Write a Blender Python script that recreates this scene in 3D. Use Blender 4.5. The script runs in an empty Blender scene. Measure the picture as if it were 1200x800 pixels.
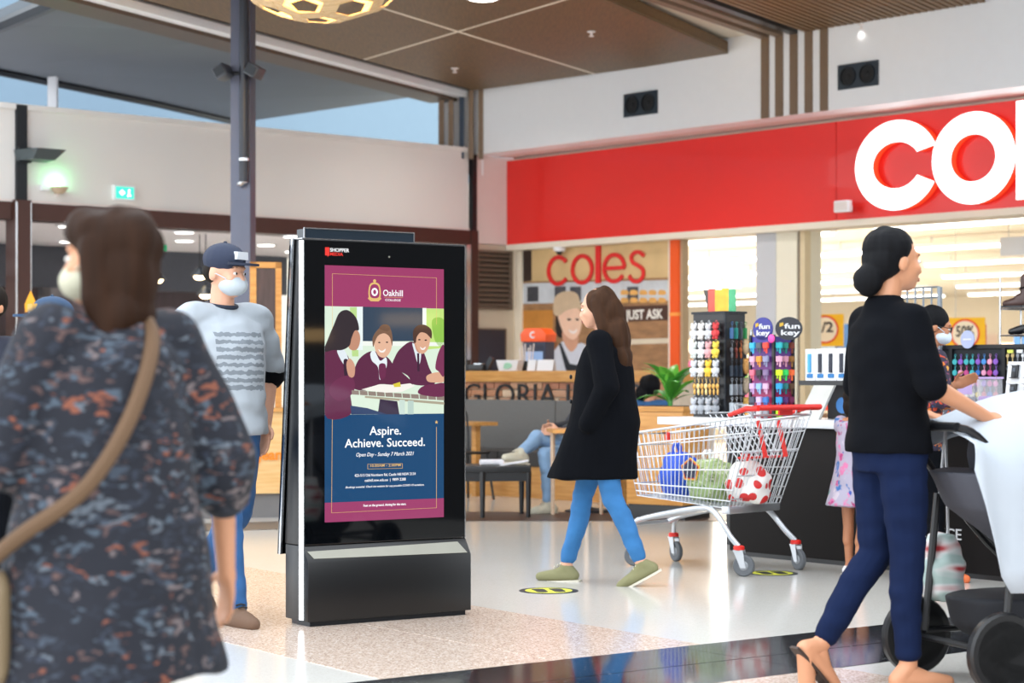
import bpy, bmesh, math, random
from mathutils import Vector as V, Matrix
from mathutils import noise as NZ
random.seed(7)
# ------------------------------------------------------------------ camera, world, light, exposure
F, H, CX, HY = 2333.33, 1.15, 600.0, 442.0     # focal length in pixels of a 1200x800 frame, eye height, principal column, horizon row
scn = bpy.context.scene
col = scn.collection
cam_d = bpy.data.cameras.new('camera'); cam = bpy.data.objects.new('camera', cam_d); col.objects.link(cam)
cam.location = (0, 0, H); cam.rotation_euler = (math.pi/2, 0, 0)
cam_d.sensor_width = 36; cam_d.lens = 36*F/1200; cam_d.shift_y = (HY-400)/1200
cam_d.clip_end = 300
cam_d.dof.use_dof = True; cam_d.dof.focus_distance = 9.6; cam_d.dof.aperture_fstop = 3.2
scn.camera = cam
w = bpy.data.worlds.new('daylight'); scn.world = w; w.use_nodes = True
bg = w.node_tree.nodes['Background']; bg.inputs[0].default_value = (0.90, 0.95, 1.0, 1); bg.inputs[1].default_value = 2.35
scn.view_settings.view_transform = 'Standard'; scn.view_settings.look = 'None'
scn.view_settings.gamma = 1; scn.view_settings.use_curve_mapping = False
scn.view_settings.exposure = 0.45
def area(name, loc, sx, sy, power, colr=(1, 1, 1), rot=(0, 0, 0)):
    l = bpy.data.lights.new(name, 'AREA'); l.shape = 'RECTANGLE'; l.size = sx; l.size_y = sy; l.energy = power; l.color = colr
    o = bpy.data.objects.new(name, l); col.objects.link(o); o.location = loc; o.rotation_euler = rot
    return o
# ------------------------------------------------------------------ helpers
def gp(x, y, z=0.0):
    d = (H-z)*F/(y-HY); return V(((x-CX)/F*d, d, z))
def at(x, y, d): return V(((x-CX)/F*d, d, H-(y-HY)/F*d))
def lin(h):
    h = h.lstrip('#'); c = [int(h[i:i+2], 16)/255 for i in (0, 2, 4)]
    return tuple(x/12.92 if x <= .04045 else ((x+.055)/1.055)**2.4 for x in c)
MATS = {}
def nodes_of(name):
    m = bpy.data.materials.new(name); m.use_nodes = True
    nt = m.node_tree; b = nt.nodes['Principled BSDF']
    return m, nt, b
def mixrgb(nt, fac, a, b, mode='MIX'):
    n = nt.nodes.new('ShaderNodeMix'); n.data_type = 'RGBA'; n.blend_type = mode
    for s, v in ((0, fac), (6, a), (7, b)):
        if hasattr(v, 'is_output'): nt.links.new(v, n.inputs[s])
        elif s == 0: n.inputs[0].default_value = v
        else: n.inputs[s].default_value = (*v, 1)
    return n.outputs[2]
def coords(nt, scale=(1, 1, 1), kind='Object'):
    t = nt.nodes.new('ShaderNodeTexCoord'); mp = nt.nodes.new('ShaderNodeMapping'); mp.inputs['Scale'].default_value = scale
    nt.links.new(t.outputs[kind], mp.inputs[0]); return mp.outputs[0]
def noise(nt, vec, scale, detail=3):
    n = nt.nodes.new('ShaderNodeTexNoise'); n.inputs['Scale'].default_value = scale; n.inputs['Detail'].default_value = detail
    nt.links.new(vec, n.inputs['Vector']); return n.outputs['Fac']
def bump(nt, b, h, strength, dist=.01):
    n = nt.nodes.new('ShaderNodeBump'); n.inputs['Strength'].default_value = strength; n.inputs['Distance'].default_value = dist
    nt.links.new(h, n.inputs['Height']); nt.links.new(n.outputs[0], b.inputs['Normal'])
def mat(name, c, rough=.5, metal=0, var=.08, scale=9, stretch=(1, 1, 1), bmp=0, emit=0, alpha=1, trans=0, coat=0, spec=.5):
    if name in MATS: return MATS[name]
    m, nt, b = nodes_of(name); c = lin(c) if isinstance(c, str) else c
    vec = coords(nt, stretch); f = noise(nt, vec, scale)
    out = mixrgb(nt, f, tuple(x*(1-var) for x in c), tuple(min(1, x*(1+var)) for x in c))
    nt.links.new(out, b.inputs['Base Color'])
    b.inputs['Roughness'].default_value = rough; b.inputs['Metallic'].default_value = metal
    b.inputs['Specular IOR Level'].default_value = spec
    if coat: b.inputs['Coat Weight'].default_value = coat
    if trans: b.inputs['Transmission Weight'].default_value = trans
    if alpha < 1: b.inputs['Alpha'].default_value = alpha
    if emit:
        nt.links.new(out, b.inputs['Emission Color']); b.inputs['Emission Strength'].default_value = emit
    if bmp: bump(nt, b, f, bmp)
    MATS[name] = m; return m
def wood(name, a, b2, rough=.45, stretch=(.6, 9, 9), scale=5, bmp=.05):
    if name in MATS: return MATS[name]
    m, nt, b = nodes_of(name); f = noise(nt, coords(nt, stretch), scale, 6)
    r = nt.nodes.new('ShaderNodeValToRGB'); r.color_ramp.elements[0].position = .3; r.color_ramp.elements[1].position = .7
    r.color_ramp.elements[0].color = (*lin(a), 1); r.color_ramp.elements[1].color = (*lin(b2), 1)
    nt.links.new(f, r.inputs[0]); nt.links.new(r.outputs[0], b.inputs['Base Color']); b.inputs['Roughness'].default_value = rough
    if bmp: bump(nt, b, f, bmp)
    MATS[name] = m; return m
def terrazzo(name, base, chips, scale, rough, mix=.5):
    m, nt, b = nodes_of(name); vec = coords(nt)
    v = nt.nodes.new('ShaderNodeTexVoronoi'); v.inputs['Scale'].default_value = scale; nt.links.new(vec, v.inputs['Vector'])
    s = nt.nodes.new('ShaderNodeSeparateColor'); nt.links.new(v.outputs['Color'], s.inputs[0])
    r = nt.nodes.new('ShaderNodeValToRGB'); r.color_ramp.interpolation = 'CONSTANT'
    els = r.color_ramp.elements
    while len(els) < len(chips): els.new(.5)
    for e, (p, c) in zip(els, chips): e.position = p; e.color = (*lin(c), 1)
    nt.links.new(s.outputs[0], r.inputs[0])
    big = noise(nt, vec, 1.3, 4)
    bb = mixrgb(nt, big, tuple(x*.95 for x in lin(base)), tuple(min(1, x*1.04) for x in lin(base)))
    o = mixrgb(nt, mix, bb, r.outputs[0]); nt.links.new(o, b.inputs['Base Color']); b.inputs['Roughness'].default_value = rough
    MATS[name] = m; return m
def pattern(name, pal, scale, stretch, rough=.8, bmp=.3, dist=.0):
    m, nt, b = nodes_of(name); vec = coords(nt, stretch)
    nz = nt.nodes.new('ShaderNodeTexNoise'); nz.inputs['Scale'].default_value = 14; nt.links.new(vec, nz.inputs['Vector'])
    ad = nt.nodes.new('ShaderNodeMixRGB'); ad.blend_type = 'ADD'; ad.inputs[0].default_value = dist
    nt.links.new(vec, ad.inputs[1]); nt.links.new(nz.outputs['Color'], ad.inputs[2])
    v = nt.nodes.new('ShaderNodeTexVoronoi'); v.inputs['Scale'].default_value = scale; nt.links.new(ad.outputs[0], v.inputs['Vector'])
    s = nt.nodes.new('ShaderNodeSeparateColor'); nt.links.new(v.outputs['Color'], s.inputs[0])
    r = nt.nodes.new('ShaderNodeValToRGB'); r.color_ramp.interpolation = 'CONSTANT'; els = r.color_ramp.elements
    while len(els) < len(pal)-1: els.new(.5)
    n = len(pal)-1
    for i, e in enumerate(els): e.position = i/n; e.color = (*lin(pal[i+1]), 1)
    nt.links.new(s.outputs[0], r.inputs[0])
    th = nt.nodes.new('ShaderNodeMapRange'); th.inputs[1].default_value = .28; th.inputs[2].default_value = .5
    nt.links.new(v.outputs['Distance'], th.inputs[0])
    o = mixrgb(nt, th.outputs[0], r.outputs[0], lin(pal[0])); nt.links.new(o, b.inputs['Base Color'])
    b.inputs['Roughness'].default_value = rough
    bump(nt, b, noise(nt, coords(nt, (1, 1, .4)), 14), bmp, .02)
    MATS[name] = m; return m
class MB:
    def __init__(s, M=None): s.v = []; s.f = []; s.M = M
    def add(s, vs, fs):
        n = len(s.v); s.v += [tuple(s.M @ V(p)) if s.M else tuple(p) for p in vs]; s.f += [tuple(i+n for i in f) for f in fs]; return s
    def box(s, c, d, M=None):
        x, y, z = (k/2 for k in d); c = V(c)
        vs = [V((sx*x, sy*y, sz*z)) for sx in (-1, 1) for sy in (-1, 1) for sz in (-1, 1)]
        vs = [c+(M @ p if M else p) for p in vs]
        return s.add(vs, [(0, 1, 3, 2), (4, 6, 7, 5), (0, 4, 5, 1), (2, 3, 7, 6), (0, 2, 6, 4), (1, 5, 7, 3)])
    def span(s, a, b): return s.box([(a[i]+b[i])/2 for i in range(3)], [abs(b[i]-a[i]) for i in range(3)])
    def rbox(s, c, d, r=.01, M=None, n=3):      # box with rounded vertical corners
        x, y = d[0]/2-r, d[1]/2-r; pts = []
        for cx, cy, a0 in ((x, y, 0), (-x, y, 90), (-x, -y, 180), (x, -y, 270)):
            for i in range(n+1):
                a = math.radians(a0+90*i/n); pts.append((cx+r*math.cos(a), cy+r*math.sin(a)))
        c = V(c); m = len(pts); z = d[2]/2
        vs = [V((p[0], p[1], -z)) for p in pts]+[V((p[0], p[1], z)) for p in pts]
        vs = [c+(M @ p if M else p) for p in vs]
        return s.add(vs, [tuple(range(m))[::-1], tuple(range(m, 2*m))]+[(i, (i+1) % m, m+(i+1) % m, m+i) for i in range(m)])
    def tube(s, pts, r, n=8, closed=False):
        P = [V(p) for p in pts]; k = len(P); rs = r if isinstance(r, (list, tuple)) else [r]*k
        up = None; vs = []
        for i, p in enumerate(P):
            a = P[(i-1) % k] if (closed or i) else p; b = P[(i+1) % k] if (closed or i < k-1) else p
            t = (b-a).normalized() if (b-a).length > 1e-9 else V((0, 0, 1))
            if up is None:
                up = t.cross(V((0, 0, 1)));
                if up.length < .05: up = t.cross(V((1, 0, 0)))
                up.normalize()
            up = (up-t*up.dot(t)); up = up.normalized() if up.length > 1e-6 else t.orthogonal().normalized()
            q = t.cross(up)
            vs += [p+(up*math.cos(2*math.pi*j/n)+q*math.sin(2*math.pi*j/n))*rs[i] for j in range(n)]
        fs = []
        for i in range(k if closed else k-1):
            a = i*n; b = ((i+1) % k)*n
            fs += [(a+j, a+(j+1) % n, b+(j+1) % n, b+j) for j in range(n)]
        if not closed: fs += [tuple(range(n))[::-1], tuple(range((k-1)*n, k*n))]
        return s.add(vs, fs)
    def lathe(s, prof, n=16, c=(0, 0, 0), M=None):
        c = V(c); vs = []; k = len(prof)
        for r, z in prof:
            for j in range(n):
                a = 2*math.pi*j/n; p = V((max(r, 1e-4)*math.cos(a), max(r, 1e-4)*math.sin(a), z)); vs.append(c+(M @ p if M else p))
        fs = [(i*n+j, i*n+(j+1) % n, (i+1)*n+(j+1) % n, (i+1)*n+j) for i in range(k-1) for j in range(n)]
        fs += [tuple(range(n))[::-1], tuple(range((k-1)*n, k*n))]
        return s.add(vs, fs)
    def plate(s, poly, y0, y1):                 # polygon in x-z, from y0 (back) to y1 (front)
        m = len(poly); A = sum(poly[i][0]*poly[(i+1) % m][1]-poly[(i+1) % m][0]*poly[i][1] for i in range(m))
        if A < 0: poly = poly[::-1]
        vs = [(p[0], y1, p[1]) for p in poly]+[(p[0], y0, p[1]) for p in poly]
        return s.add(vs, [tuple(range(m)), tuple(range(m, 2*m))[::-1]]+[(i, m+i, m+(i+1) % m, (i+1) % m) for i in range(m)])
    def slab(s, poly, z0, z1):                  # polygon in x-y, from z0 to z1
        m = len(poly); A = sum(poly[i][0]*poly[(i+1) % m][1]-poly[(i+1) % m][0]*poly[i][1] for i in range(m))
        if A < 0: poly = poly[::-1]
        vs = [(p[0], p[1], z0) for p in poly]+[(p[0], p[1], z1) for p in poly]
        return s.add(vs, [tuple(range(m))[::-1], tuple(range(m, 2*m))]+[(i, (i+1) % m, m+(i+1) % m, m+i) for i in range(m)])
    def ring(s, poly_out, poly_in, y0, y1):     # closed band between two loops of equal length, in x-z
        m = len(poly_out); vs = [(p[0], y, p[1]) for y in (y1, y0) for P in (poly_out, poly_in) for p in P]; fs = []
        for i in range(m):
            j = (i+1) % m
            fs += [(i, j, m+j, m+i), (2*m+i, 3*m+i, 3*m+j, 2*m+j), (i, 2*m+i, 2*m+j, j), (m+i, m+j, 3*m+j, 3*m+i)]
        return s.add(vs, fs)
    def cap(s, p0, r0, p1, r1, n=12, fl=None):  # tapered capsule
        p0, p1 = V(p0), V(p1); d = p1-p0; L = d.length
        t = d/L if L > 1e-6 else V((0, 0, 1)); u = t.orthogonal().normalized(); q = t.cross(u); R = []
        for a in (-90, -60, -30, 0): R.append((p0+t*r0*math.sin(math.radians(a)), r0*math.cos(math.radians(a))))
        for a in (0, 30, 60, 90): R.append((p1+t*r1*math.sin(math.radians(a)), r1*math.cos(math.radians(a))))
        vs = [c+(u*math.cos(2*math.pi*j/n)+q*math.sin(2*math.pi*j/n))*max(r, 1e-4) for c, r in R for j in range(n)]
        k = len(R); fs = [(i*n+j, i*n+(j+1) % n, (i+1)*n+(j+1) % n, (i+1)*n+j) for i in range(k-1) for j in range(n)]
        fs += [tuple(range(n))[::-1], tuple(range((k-1)*n, k*n))]
        return s.add(vs, fs)
    def chain(s, pts, rs, n=12):
        for i in range(len(pts)-1): s.cap(pts[i], rs[i], pts[i+1], rs[i+1], n)
        return s
    def ell(s, c, r, M=None, n=16):
        prof = [(math.cos(math.radians(a)), math.sin(math.radians(a))) for a in range(-90, 91, 15)]
        c = V(c); vs = []
        for rr, z in prof:
            for j in range(n):
                a = 2*math.pi*j/n; p = V((max(rr, 1e-3)*math.cos(a)*r[0], max(rr, 1e-3)*math.sin(a)*r[1], z*r[2])); vs.append(c+(M @ p if M else p))
        k = len(prof); fs = [(i*n+j, i*n+(j+1) % n, (i+1)*n+(j+1) % n, (i+1)*n+j) for i in range(k-1) for j in range(n)]
        fs += [tuple(range(n))[::-1], tuple(range((k-1)*n, k*n))]
        return s.add(vs, fs)
    def loft(s, secs, n=28):                    # sections (centre, rx, ry)
        vs = []
        for c, rx, ry in secs: vs += [V(c)+V((rx*math.cos(2*math.pi*j/n), ry*math.sin(2*math.pi*j/n), 0)) for j in range(n)]
        k = len(secs); fs = [(i*n+j, i*n+(j+1) % n, (i+1)*n+(j+1) % n, (i+1)*n+j) for i in range(k-1) for j in range(n)]
        fs += [tuple(range(n))[::-1], tuple(range((k-1)*n, k*n))]
        return s.add(vs, fs)
    def mesh(s, name, bevel=0, smooth=35):
        me = bpy.data.meshes.new(name); me.from_pydata(s.v, [], s.f)
        if bevel:
            bm = bmesh.new(); bm.from_mesh(me)
            es = [e for e in bm.edges if len(e.link_faces) == 2 and e.calc_face_angle(0) > .6]
            bmesh.ops.bevel(bm, geom=es, offset=bevel, segments=2, profile=.6, affect='EDGES'); bm.to_mesh(me); bm.free()
        if smooth:
            me.shade_smooth()
            try: me.set_sharp_from_angle(angle=math.radians(smooth))
            except Exception: pass
        me.validate(); return me
    def build(s, name, m, parent=None, bevel=0, smooth=35, loc=None, rz=None):
        return put(name, s.mesh(name, bevel, smooth), m, parent, loc, rz)
def put(name, me, m, parent=None, loc=None, rz=None):
    o = bpy.data.objects.new(name, me); col.objects.link(o)
    if m is not None and not me.materials: me.materials.append(m)
    if parent: o.parent = parent
    if loc is not None: o.location = loc
    if rz is not None: o.rotation_euler = (0, 0, rz)
    return o
def tag(o, label, cat, group=None, kind=None):
    o['label'] = label; o['category'] = cat
    if group: o['group'] = group
    if kind: o['kind'] = kind
    return o
def thing(name, label, cat, loc=(0, 0, 0), rz=0, group=None):
    o = bpy.data.objects.new(name, None); col.objects.link(o); o.location = loc; o.rotation_euler = (0, 0, rz); o.empty_display_size = .1
    return tag(o, label, cat, group)
def struct(o): o['kind'] = 'structure'; return o
def stuff(o): o['kind'] = 'stuff'; return o
def copy_tree(o, parent=None):
    c = o.copy(); col.objects.link(c); c.parent = parent
    for ch in list(o.children): copy_tree(ch, c)
    return c
class Fr:                                       # vertical plane: x along the wall, -y out of it towards the hall, z up
    def __init__(s, O, U):
        s.O = V((O[0], O[1], 0)); s.U = V((U[0], U[1], 0)).normalized(); s.N = V((s.U.y, -s.U.x, 0)); s.phi = math.atan2(s.U.y, s.U.x)
    def hit(s, px, py, off=0):
        d = V(((px-CX)/F, 1, -(py-HY)/F)); t = (off+s.O.dot(s.N))/d.dot(s.N); P = d*t
        return ((P-s.O).dot(s.U), H+P.z)
    def u(s, px, off=0): return s.hit(px, 400, off)[0]
    def poly(s, pts, off=0): return [s.hit(x, y, off) for x, y in pts]
    def put(s, mb, name, m, bevel=0, smooth=35): return mb.build(name, m, None, bevel, smooth, loc=s.O, rz=s.phi)
    def thing(s, name, label, cat, group=None): return thing(name, label, cat, s.O, s.phi, group)
    def world(s, u, off, z): p = s.O+s.U*u+s.N*off; return V((p.x, p.y, z))
def cr(pts, n=5, closed=True):                  # smooth closed outline through points
    out = []; k = len(pts); rng = range(k if closed else k-1)
    for i in rng:
        g = lambda j: pts[j % k] if closed else pts[min(max(j, 0), k-1)]
        p0, p1, p2, p3 = g(i-1), g(i), g(i+1), g(i+2)
        for a in range(n):
            t = a/n
            out.append(tuple(.5*((2*p1[q])+(-p0[q]+p2[q])*t+(2*p0[q]-5*p1[q]+4*p2[q]-p3[q])*t*t+(-p0[q]+3*p1[q]-3*p2[q]+p3[q])*t**3) for q in range(len(p1))))
    if not closed: out.append(tuple(pts[-1]))
    return out
def oval(cx, cz, rx, rz, n=28, a0=0, a1=360): return [(cx+rx*math.cos(math.radians(a0+(a1-a0)*i/n)), cz+rz*math.sin(math.radians(a0+(a1-a0)*i/n))) for i in range(n if a1-a0 == 360 else n+1)]
def arc_band(cx, cz, ro, ri, a0, a1, n=40, sx=1):
    return [(cx+sx*ro*math.cos(math.radians(a0+(a1-a0)*i/n)), cz+ro*math.sin(math.radians(a0+(a1-a0)*i/n))) for i in range(n+1)]+[(cx+sx*ri*math.cos(math.radians(a1+(a0-a1)*i/n)), cz+ri*math.sin(math.radians(a1+(a0-a1)*i/n))) for i in range(n+1)]
def stroke(path, w):                            # flat band along a path in x-z
    L, R = [], []
    for i, p in enumerate(path):
        a = path[max(i-1, 0)]; b = path[min(i+1, len(path)-1)]; dx, dz = b[0]-a[0], b[1]-a[1]; l = math.hypot(dx, dz) or 1
        ww = w[i] if isinstance(w, list) else w
        L.append((p[0]-dz/l*ww/2, p[1]+dx/l*ww/2)); R.append((p[0]+dz/l*ww/2, p[1]-dx/l*ww/2))
    return L+R[::-1]
WORK = bpy.data.scenes.new('work')              # empty side scene, so that shaping one mesh does not re-evaluate the whole place
def evaluated(o):
    WORK.collection.objects.link(o)
    with bpy.context.temp_override(scene=WORK, view_layer=WORK.view_layers[0]):
        dg = bpy.context.evaluated_depsgraph_get(); dg.update()
        return bpy.data.meshes.new_from_object(o.evaluated_get(dg))
def text(s, m, parent, u0, u1, z, h, y, name='lettering', depth=.003, bold=0, shear=0, fit=True, center=False):
    c = bpy.data.curves.new('lettering', 'FONT'); c.body = s; c.size = h/.73; c.extrude = depth/2; c.offset = bold*h; c.shear = shear; c.resolution_u = 3
    o = bpy.data.objects.new('lettering', c); me = evaluated(o); bpy.data.objects.remove(o)
    xs = [v.co.x for v in me.vertices]; a, b = min(xs), max(xs); k = (u1-u0)/(b-a) if fit else 1
    off = u0 if not center else (u0+u1)/2-(b-a)*k/2
    for v in me.vertices: v.co = V((off+(v.co.x-a)*k, y-v.co.z, z+v.co.y))
    me.materials.clear(); me.name = name
    return put(name, me, m, parent)
def ptext(fr, s, m, parent, x0, x1, yb, hpx, off, name='lettering', depth=.002, bold=0, shear=0):
    u0, z = fr.hit(x0, yb, off); u1, _ = fr.hit(x1, yb, off); h = z and abs(fr.hit(x0, yb-hpx, off)[1]-z)
    return text(s, m, parent, u0, u1, z, h, -off, name, depth, bold, shear)
def clip(poly, p, q, keep_left=True, gap=0):    # cut a polygon in x-y by the line p-q
    p, q = V((p[0], p[1])), V((q[0], q[1])); d = (q-p).normalized(); n = V((-d.y, d.x))*(1 if keep_left else -1)
    s = lambda a: (V((a[0], a[1]))-p).dot(n)-gap
    out = []; k = len(poly)
    for i in range(k):
        a, b = poly[i], poly[(i+1) % k]; sa, sb = s(a), s(b)
        if sa >= 0: out.append((a[0], a[1]))
        if (sa >= 0) != (sb >= 0):
            t = sa/(sa-sb); out.append((a[0]+(b[0]-a[0])*t, a[1]+(b[1]-a[1])*t))
    return out
def blob(name, mb, vox, m, parent=None, smooth=2, wr=0, wf=9, wst=(1, 1, 1)):
    me = bpy.data.meshes.new(name); me.from_pydata(mb.v, [], mb.f)
    o = bpy.data.objects.new(name, me)
    r = o.modifiers.new('r', 'REMESH'); r.mode = 'VOXEL'; r.voxel_size = vox
    if smooth: k = o.modifiers.new('s', 'SMOOTH'); k.factor = .5; k.iterations = smooth
    out = evaluated(o)
    bpy.data.objects.remove(o); bpy.data.meshes.remove(me); out.name = name
    if wr:
        st = V(wst)
        new = []
        for c, nv in [(v.co.copy(), n_.vector.copy()) for v, n_ in zip(out.vertices, out.vertex_normals)]: new += (c+nv*wr*NZ.noise(V((c.x*st.x, c.y*st.y, c.z*st.z))*wf))[:]
        out.vertices.foreach_set('co', new); out.update()
    out.shade_smooth(); out.materials.clear()
    return put(name, out, m, parent)
def face(fx, fy): return math.atan2(fx, -fy)    # turn that points a thing built facing -y towards (fx, fy)
# ------------------------------------------------------------------ materials of the setting
M_white = mat('white_paint', '#eef0f4', .55, var=.02); M_pink = mat('cream_paint', '#e0d6d2', .55, var=.02)
M_beige = mat('beige_panel', '#e0dedb', .5, var=.02, scale=2); M_bronze = mat('bronze_metal', '#4a302a', .4, .3, var=.1)
M_dark = mat('black_metal', '#1b2026', .4, .3); M_steel = mat('grey_painted_steel', '#5b5f70', .4, .2); M_grey = mat('grey_soffit', '#5f656b', .6, var=.04, scale=3)
M_cream = mat('cream_ceiling', '#e6dccb', .6, var=.02); M_blue = mat('daylight_blue_wall', '#6f8799', .6, var=.03)
M_wood = wood('walnut_panel', '#523b1b', '#6c4f28', .5, (9, .7, 9), 6); M_slat = wood('walnut_batten', '#634622', '#7f5d33', .5, (9, .7, 9), 6)
M_strip = mat('brown_strip', '#79634f', .5, var=.05); M_red = mat('red_sign_panel', '#e5231b', .35, var=.02, scale=1, coat=.2)
M_glow = mat('lit_white', (1, 1, 1), .5, var=0, emit=1.6); M_tube = mat('fluorescent_tube', (1, .96, .88), .5, var=0, emit=5)
M_oak = wood('honey_oak', '#b97f3c', '#d29d58', .45, (.7, 8, 8), 5); M_black = mat('satin_black', '#17181b', .35, var=.1)
M_chrome = mat('chrome', '#c9ccd0', .22, .95, var=.03); M_silver = mat('brushed_silver', '#b3b3a8', .32, .85, var=.05)
M_dwall = mat('charcoal_wall', '#3a3740', .5, var=.15, scale=3); M_storewall = mat('store_wall', '#ede2cf', .6, var=.03, scale=2)
# ------------------------------------------------------------------ floor
M_floor = terrazzo('white_terrazzo', '#d2d0ca', [(0, '#cbc8c1'), (.45, '#d8d5cf'), (.93, '#b9b5ad')], 160, .13, .35)
M_pinkfl = terrazzo('pink_terrazzo', '#d2c0b2', [(0, '#d8c2b1'), (.3, '#b59c8b'), (.5, '#e0cfc0'), (.75, '#a88d7c'), (.9, '#eee3d8')], 130, .16, .75)
M_granite = terrazzo('black_granite', '#22252a', [(0, '#1b1e23'), (.9, '#2c2f35'), (.975, '#84888c')], 120, .08, .8)
floor = struct(MB().span((-45, -6, -.06), (45, 75, 0)).build('floor', M_floor))
A0, A1 = gp(277, 662.5), gp(815, 754); B0, B1 = gp(180, 685), gp(650, 774); C0, C1 = gp(180, 732), gp(450, 797)
S0, S1 = gp(420, 799), gp(1200, 714); T0, T1 = gp(850, 799), gp(1184, 757); K0, K1 = gp(852, 774), gp(1000, 757)
big = [(-9, 2), (9, 2), (9, 22), (-9, 22)]
def tile(poly, m, h=.0018):
    if len(poly) > 2: MB().slab(poly, -.01, h).build('floor_tile', m, floor, smooth=0)
g = .004
def halves(p, a, b): return clip(p, a, b, True, g), clip(p, a, b, False, g)
band = clip(clip(big, A0, A1, False, 0), C0, C1, True, 0)          # pink band between its two edges
for side in (0, 1):
    far = clip(band, S0, S1, side == 0, .001) if side == 0 else clip(band, T0, T1, False, .001)
    for piece in halves(far, B0, B1): tile(piece, M_pinkfl)
strip = clip(clip(big, S0, S1, False, 0), T0, T1, True, 0)
du = (S1-S0).normalized(); nu = V((-du.y, du.x, 0))
for piece in halves(strip, K0, K1):
    for k in range(-3, 7):
        a = S0+du*(k*1.25+.35); b = a+du*1.25
        q = clip(clip(piece, a, a+nu, False, .0015), b, b+nu, True, .0015)
        tile(q, M_granite)
# ------------------------------------------------------------------ supermarket front
UC = (.670, -.742)
FC = Fr((-.064, 25.0), UC); FF = Fr((-.465, 24.64), UC)
ZT, ZS = 4.72, 3.90
def FCbox(fr, name, m, a, b, st=True, bevel=0, parent=None):
    mb = MB().span(a, b)
    if parent: return mb.build(name, m, parent, bevel)
    o = fr.put(mb, name, m, bevel); return struct(o) if st else o
FCbox(FF, 'wall_front', M_white, (0, 0, ZS), (11, .30, 5.1))
FCbox(FF, 'trim_1', M_pink, (.02, .302, ZS), (11, .66, ZS+.04))       # soffit over the sign
FCbox(FC, 'wall_return', M_pink, (-.12, -.53, FC.hit(594, 287)[1]), (0, .12, ZS))
zb0 = FC.hit(594, 287)[1]
FCbox(FC, 'trim_2', M_cream, (0, -.02, zb0-.07), (11, .35, zb0))        # lintel under the sign
FCbox(FC, 'wall_lintel', M_storewall, (0, .10, zb0), (11, .35, ZS))
# red sign with white letters
sg = FC.thing('store_sign', 'long red supermarket sign with big white lit letters across the store front', 'sign')
zs1 = FC.hit(594, 189)[1]
uj = FC.u(980)
MB().span((.0, .10, zb0), (uj-.004, 0, zs1)).build('sign_panel', M_red, sg); MB().span((uj+.004, .10, zb0), (11, 0, zs1)).build('sign_panel', M_red, sg)
M_halo = mat('orange_letter_side', '#ff5a30', .4, var=.02, emit=.25)
def big_letter(poly_f):
    body = MB(); poly_f(body, -.01, -.10); b = body.build('sign_letter', M_halo, sg); f = MB(); poly_f(f, -.10, -.108); f.build('letter_face', M_glow, b); return b
def hitL(x, y): return FC.hit(x, y, .1)
def ringl(cx, cy, rx, ry, wpx):
    c = hitL(cx, cy); R = (hitL(cx+rx, cy)[0]-hitL(cx-rx, cy)[0])/2; Rz = (hitL(cx, cy-ry)[1]-hitL(cx, cy+ry)[1])/2; wq = (hitL(cx, cy-wpx)[1]-c[1])
    return c, R, Rz, wq
c, R, Rz, wq = ringl(1140.5, 185, 48.5, 54, 26)
big_letter(lambda mb, y0, y1: mb.ring(oval(c[0], c[1], R, Rz, 48), oval(c[0], c[1], R-wq, Rz-wq, 48), y0, y1))
c2, R2, Rz2, wq2 = ringl(1050.5, 193.5, 48.5, 52.5, 25)
pc = [(c2[0]+R2*math.cos(math.radians(a)), c2[1]+Rz2*math.sin(math.radians(a))) for a in range(22, 339, 6)]+[(c2[0]+(R2-wq2)*math.cos(math.radians(a)), c2[1]+(Rz2-wq2)*math.sin(math.radians(a))) for a in range(330, 29, -6)]
big_letter(lambda mb, y0, y1: mb.plate(pc, y0, y1))
lu, lz = hitL(1191.5, 234); lz1 = zs1-.03
big_letter(lambda mb, y0, y1: mb.plate([(lu, lz), (lu+.27, lz), (lu+.27, lz1), (lu, lz1)], y0, y1))
ce = lu+.27+.07+R; pe = [(ce+R*math.cos(math.radians(a)), c[1]+Rz*math.sin(math.radians(a))) for a in range(0, 331, 6)]+[(ce+(R-wq)*math.cos(math.radians(a)), c[1]+(Rz-wq)*math.sin(math.radians(a))) for a in range(325, 1, -6)]
def e_shape(mb, y0, y1): mb.plate(pe, y0, y1); mb.plate([(ce-R*.7, c[1]-.06), (ce+R, c[1]-.06), (ce+R, c[1]+.06), (ce-R*.7, c[1]+.06)], y0, y1)
big_letter(e_shape)
us0 = ce+R+.07; sh_ = cr([(us0+.48, c[1]+.2), (us0+.30, c[1]+Rz-.09), (us0+.12, c[1]+.17), (us0+.28, c[1]+.02), (us0+.46, c[1]-.16), (us0+.28, c[1]-Rz+.09), (us0+.08, c[1]-.2)], 6, False)
big_letter(lambda mb, y0, y1: mb.plate(stroke(sh_, wq), y0, y1))
# small flood light on the sign, dome camera under the lintel
fl = FC.thing('flood_light', 'small white flood light fixed low on the red sign', 'lamp'); uu, zz = FC.hit(990, 243, .1)
MB().box((uu, -.05, zz), (.05, .1, .05)).build('bracket', M_white, fl); MB().rbox((uu, -.13, zz+.01), (.2, .08, .12), .02).build('lamp_head', M_white, fl, .008)
MB().box((uu, -.172, zz+.01), (.17, .006, .09)).build('lens', M_pink, fl)
dc = FC.thing('dome_camera', 'small white dome security camera under the store lintel', 'camera'); uu = FC.u(650, .05)
MB().lathe([(.075, 0), (.075, -.04), (.06, -.055)], 16, (uu, .03, zb0-.07)).build('housing', M_white, dc); MB().ell((uu, .03, zb0-.12), (.045, .045, .045)).build('dome', M_black, dc)
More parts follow.
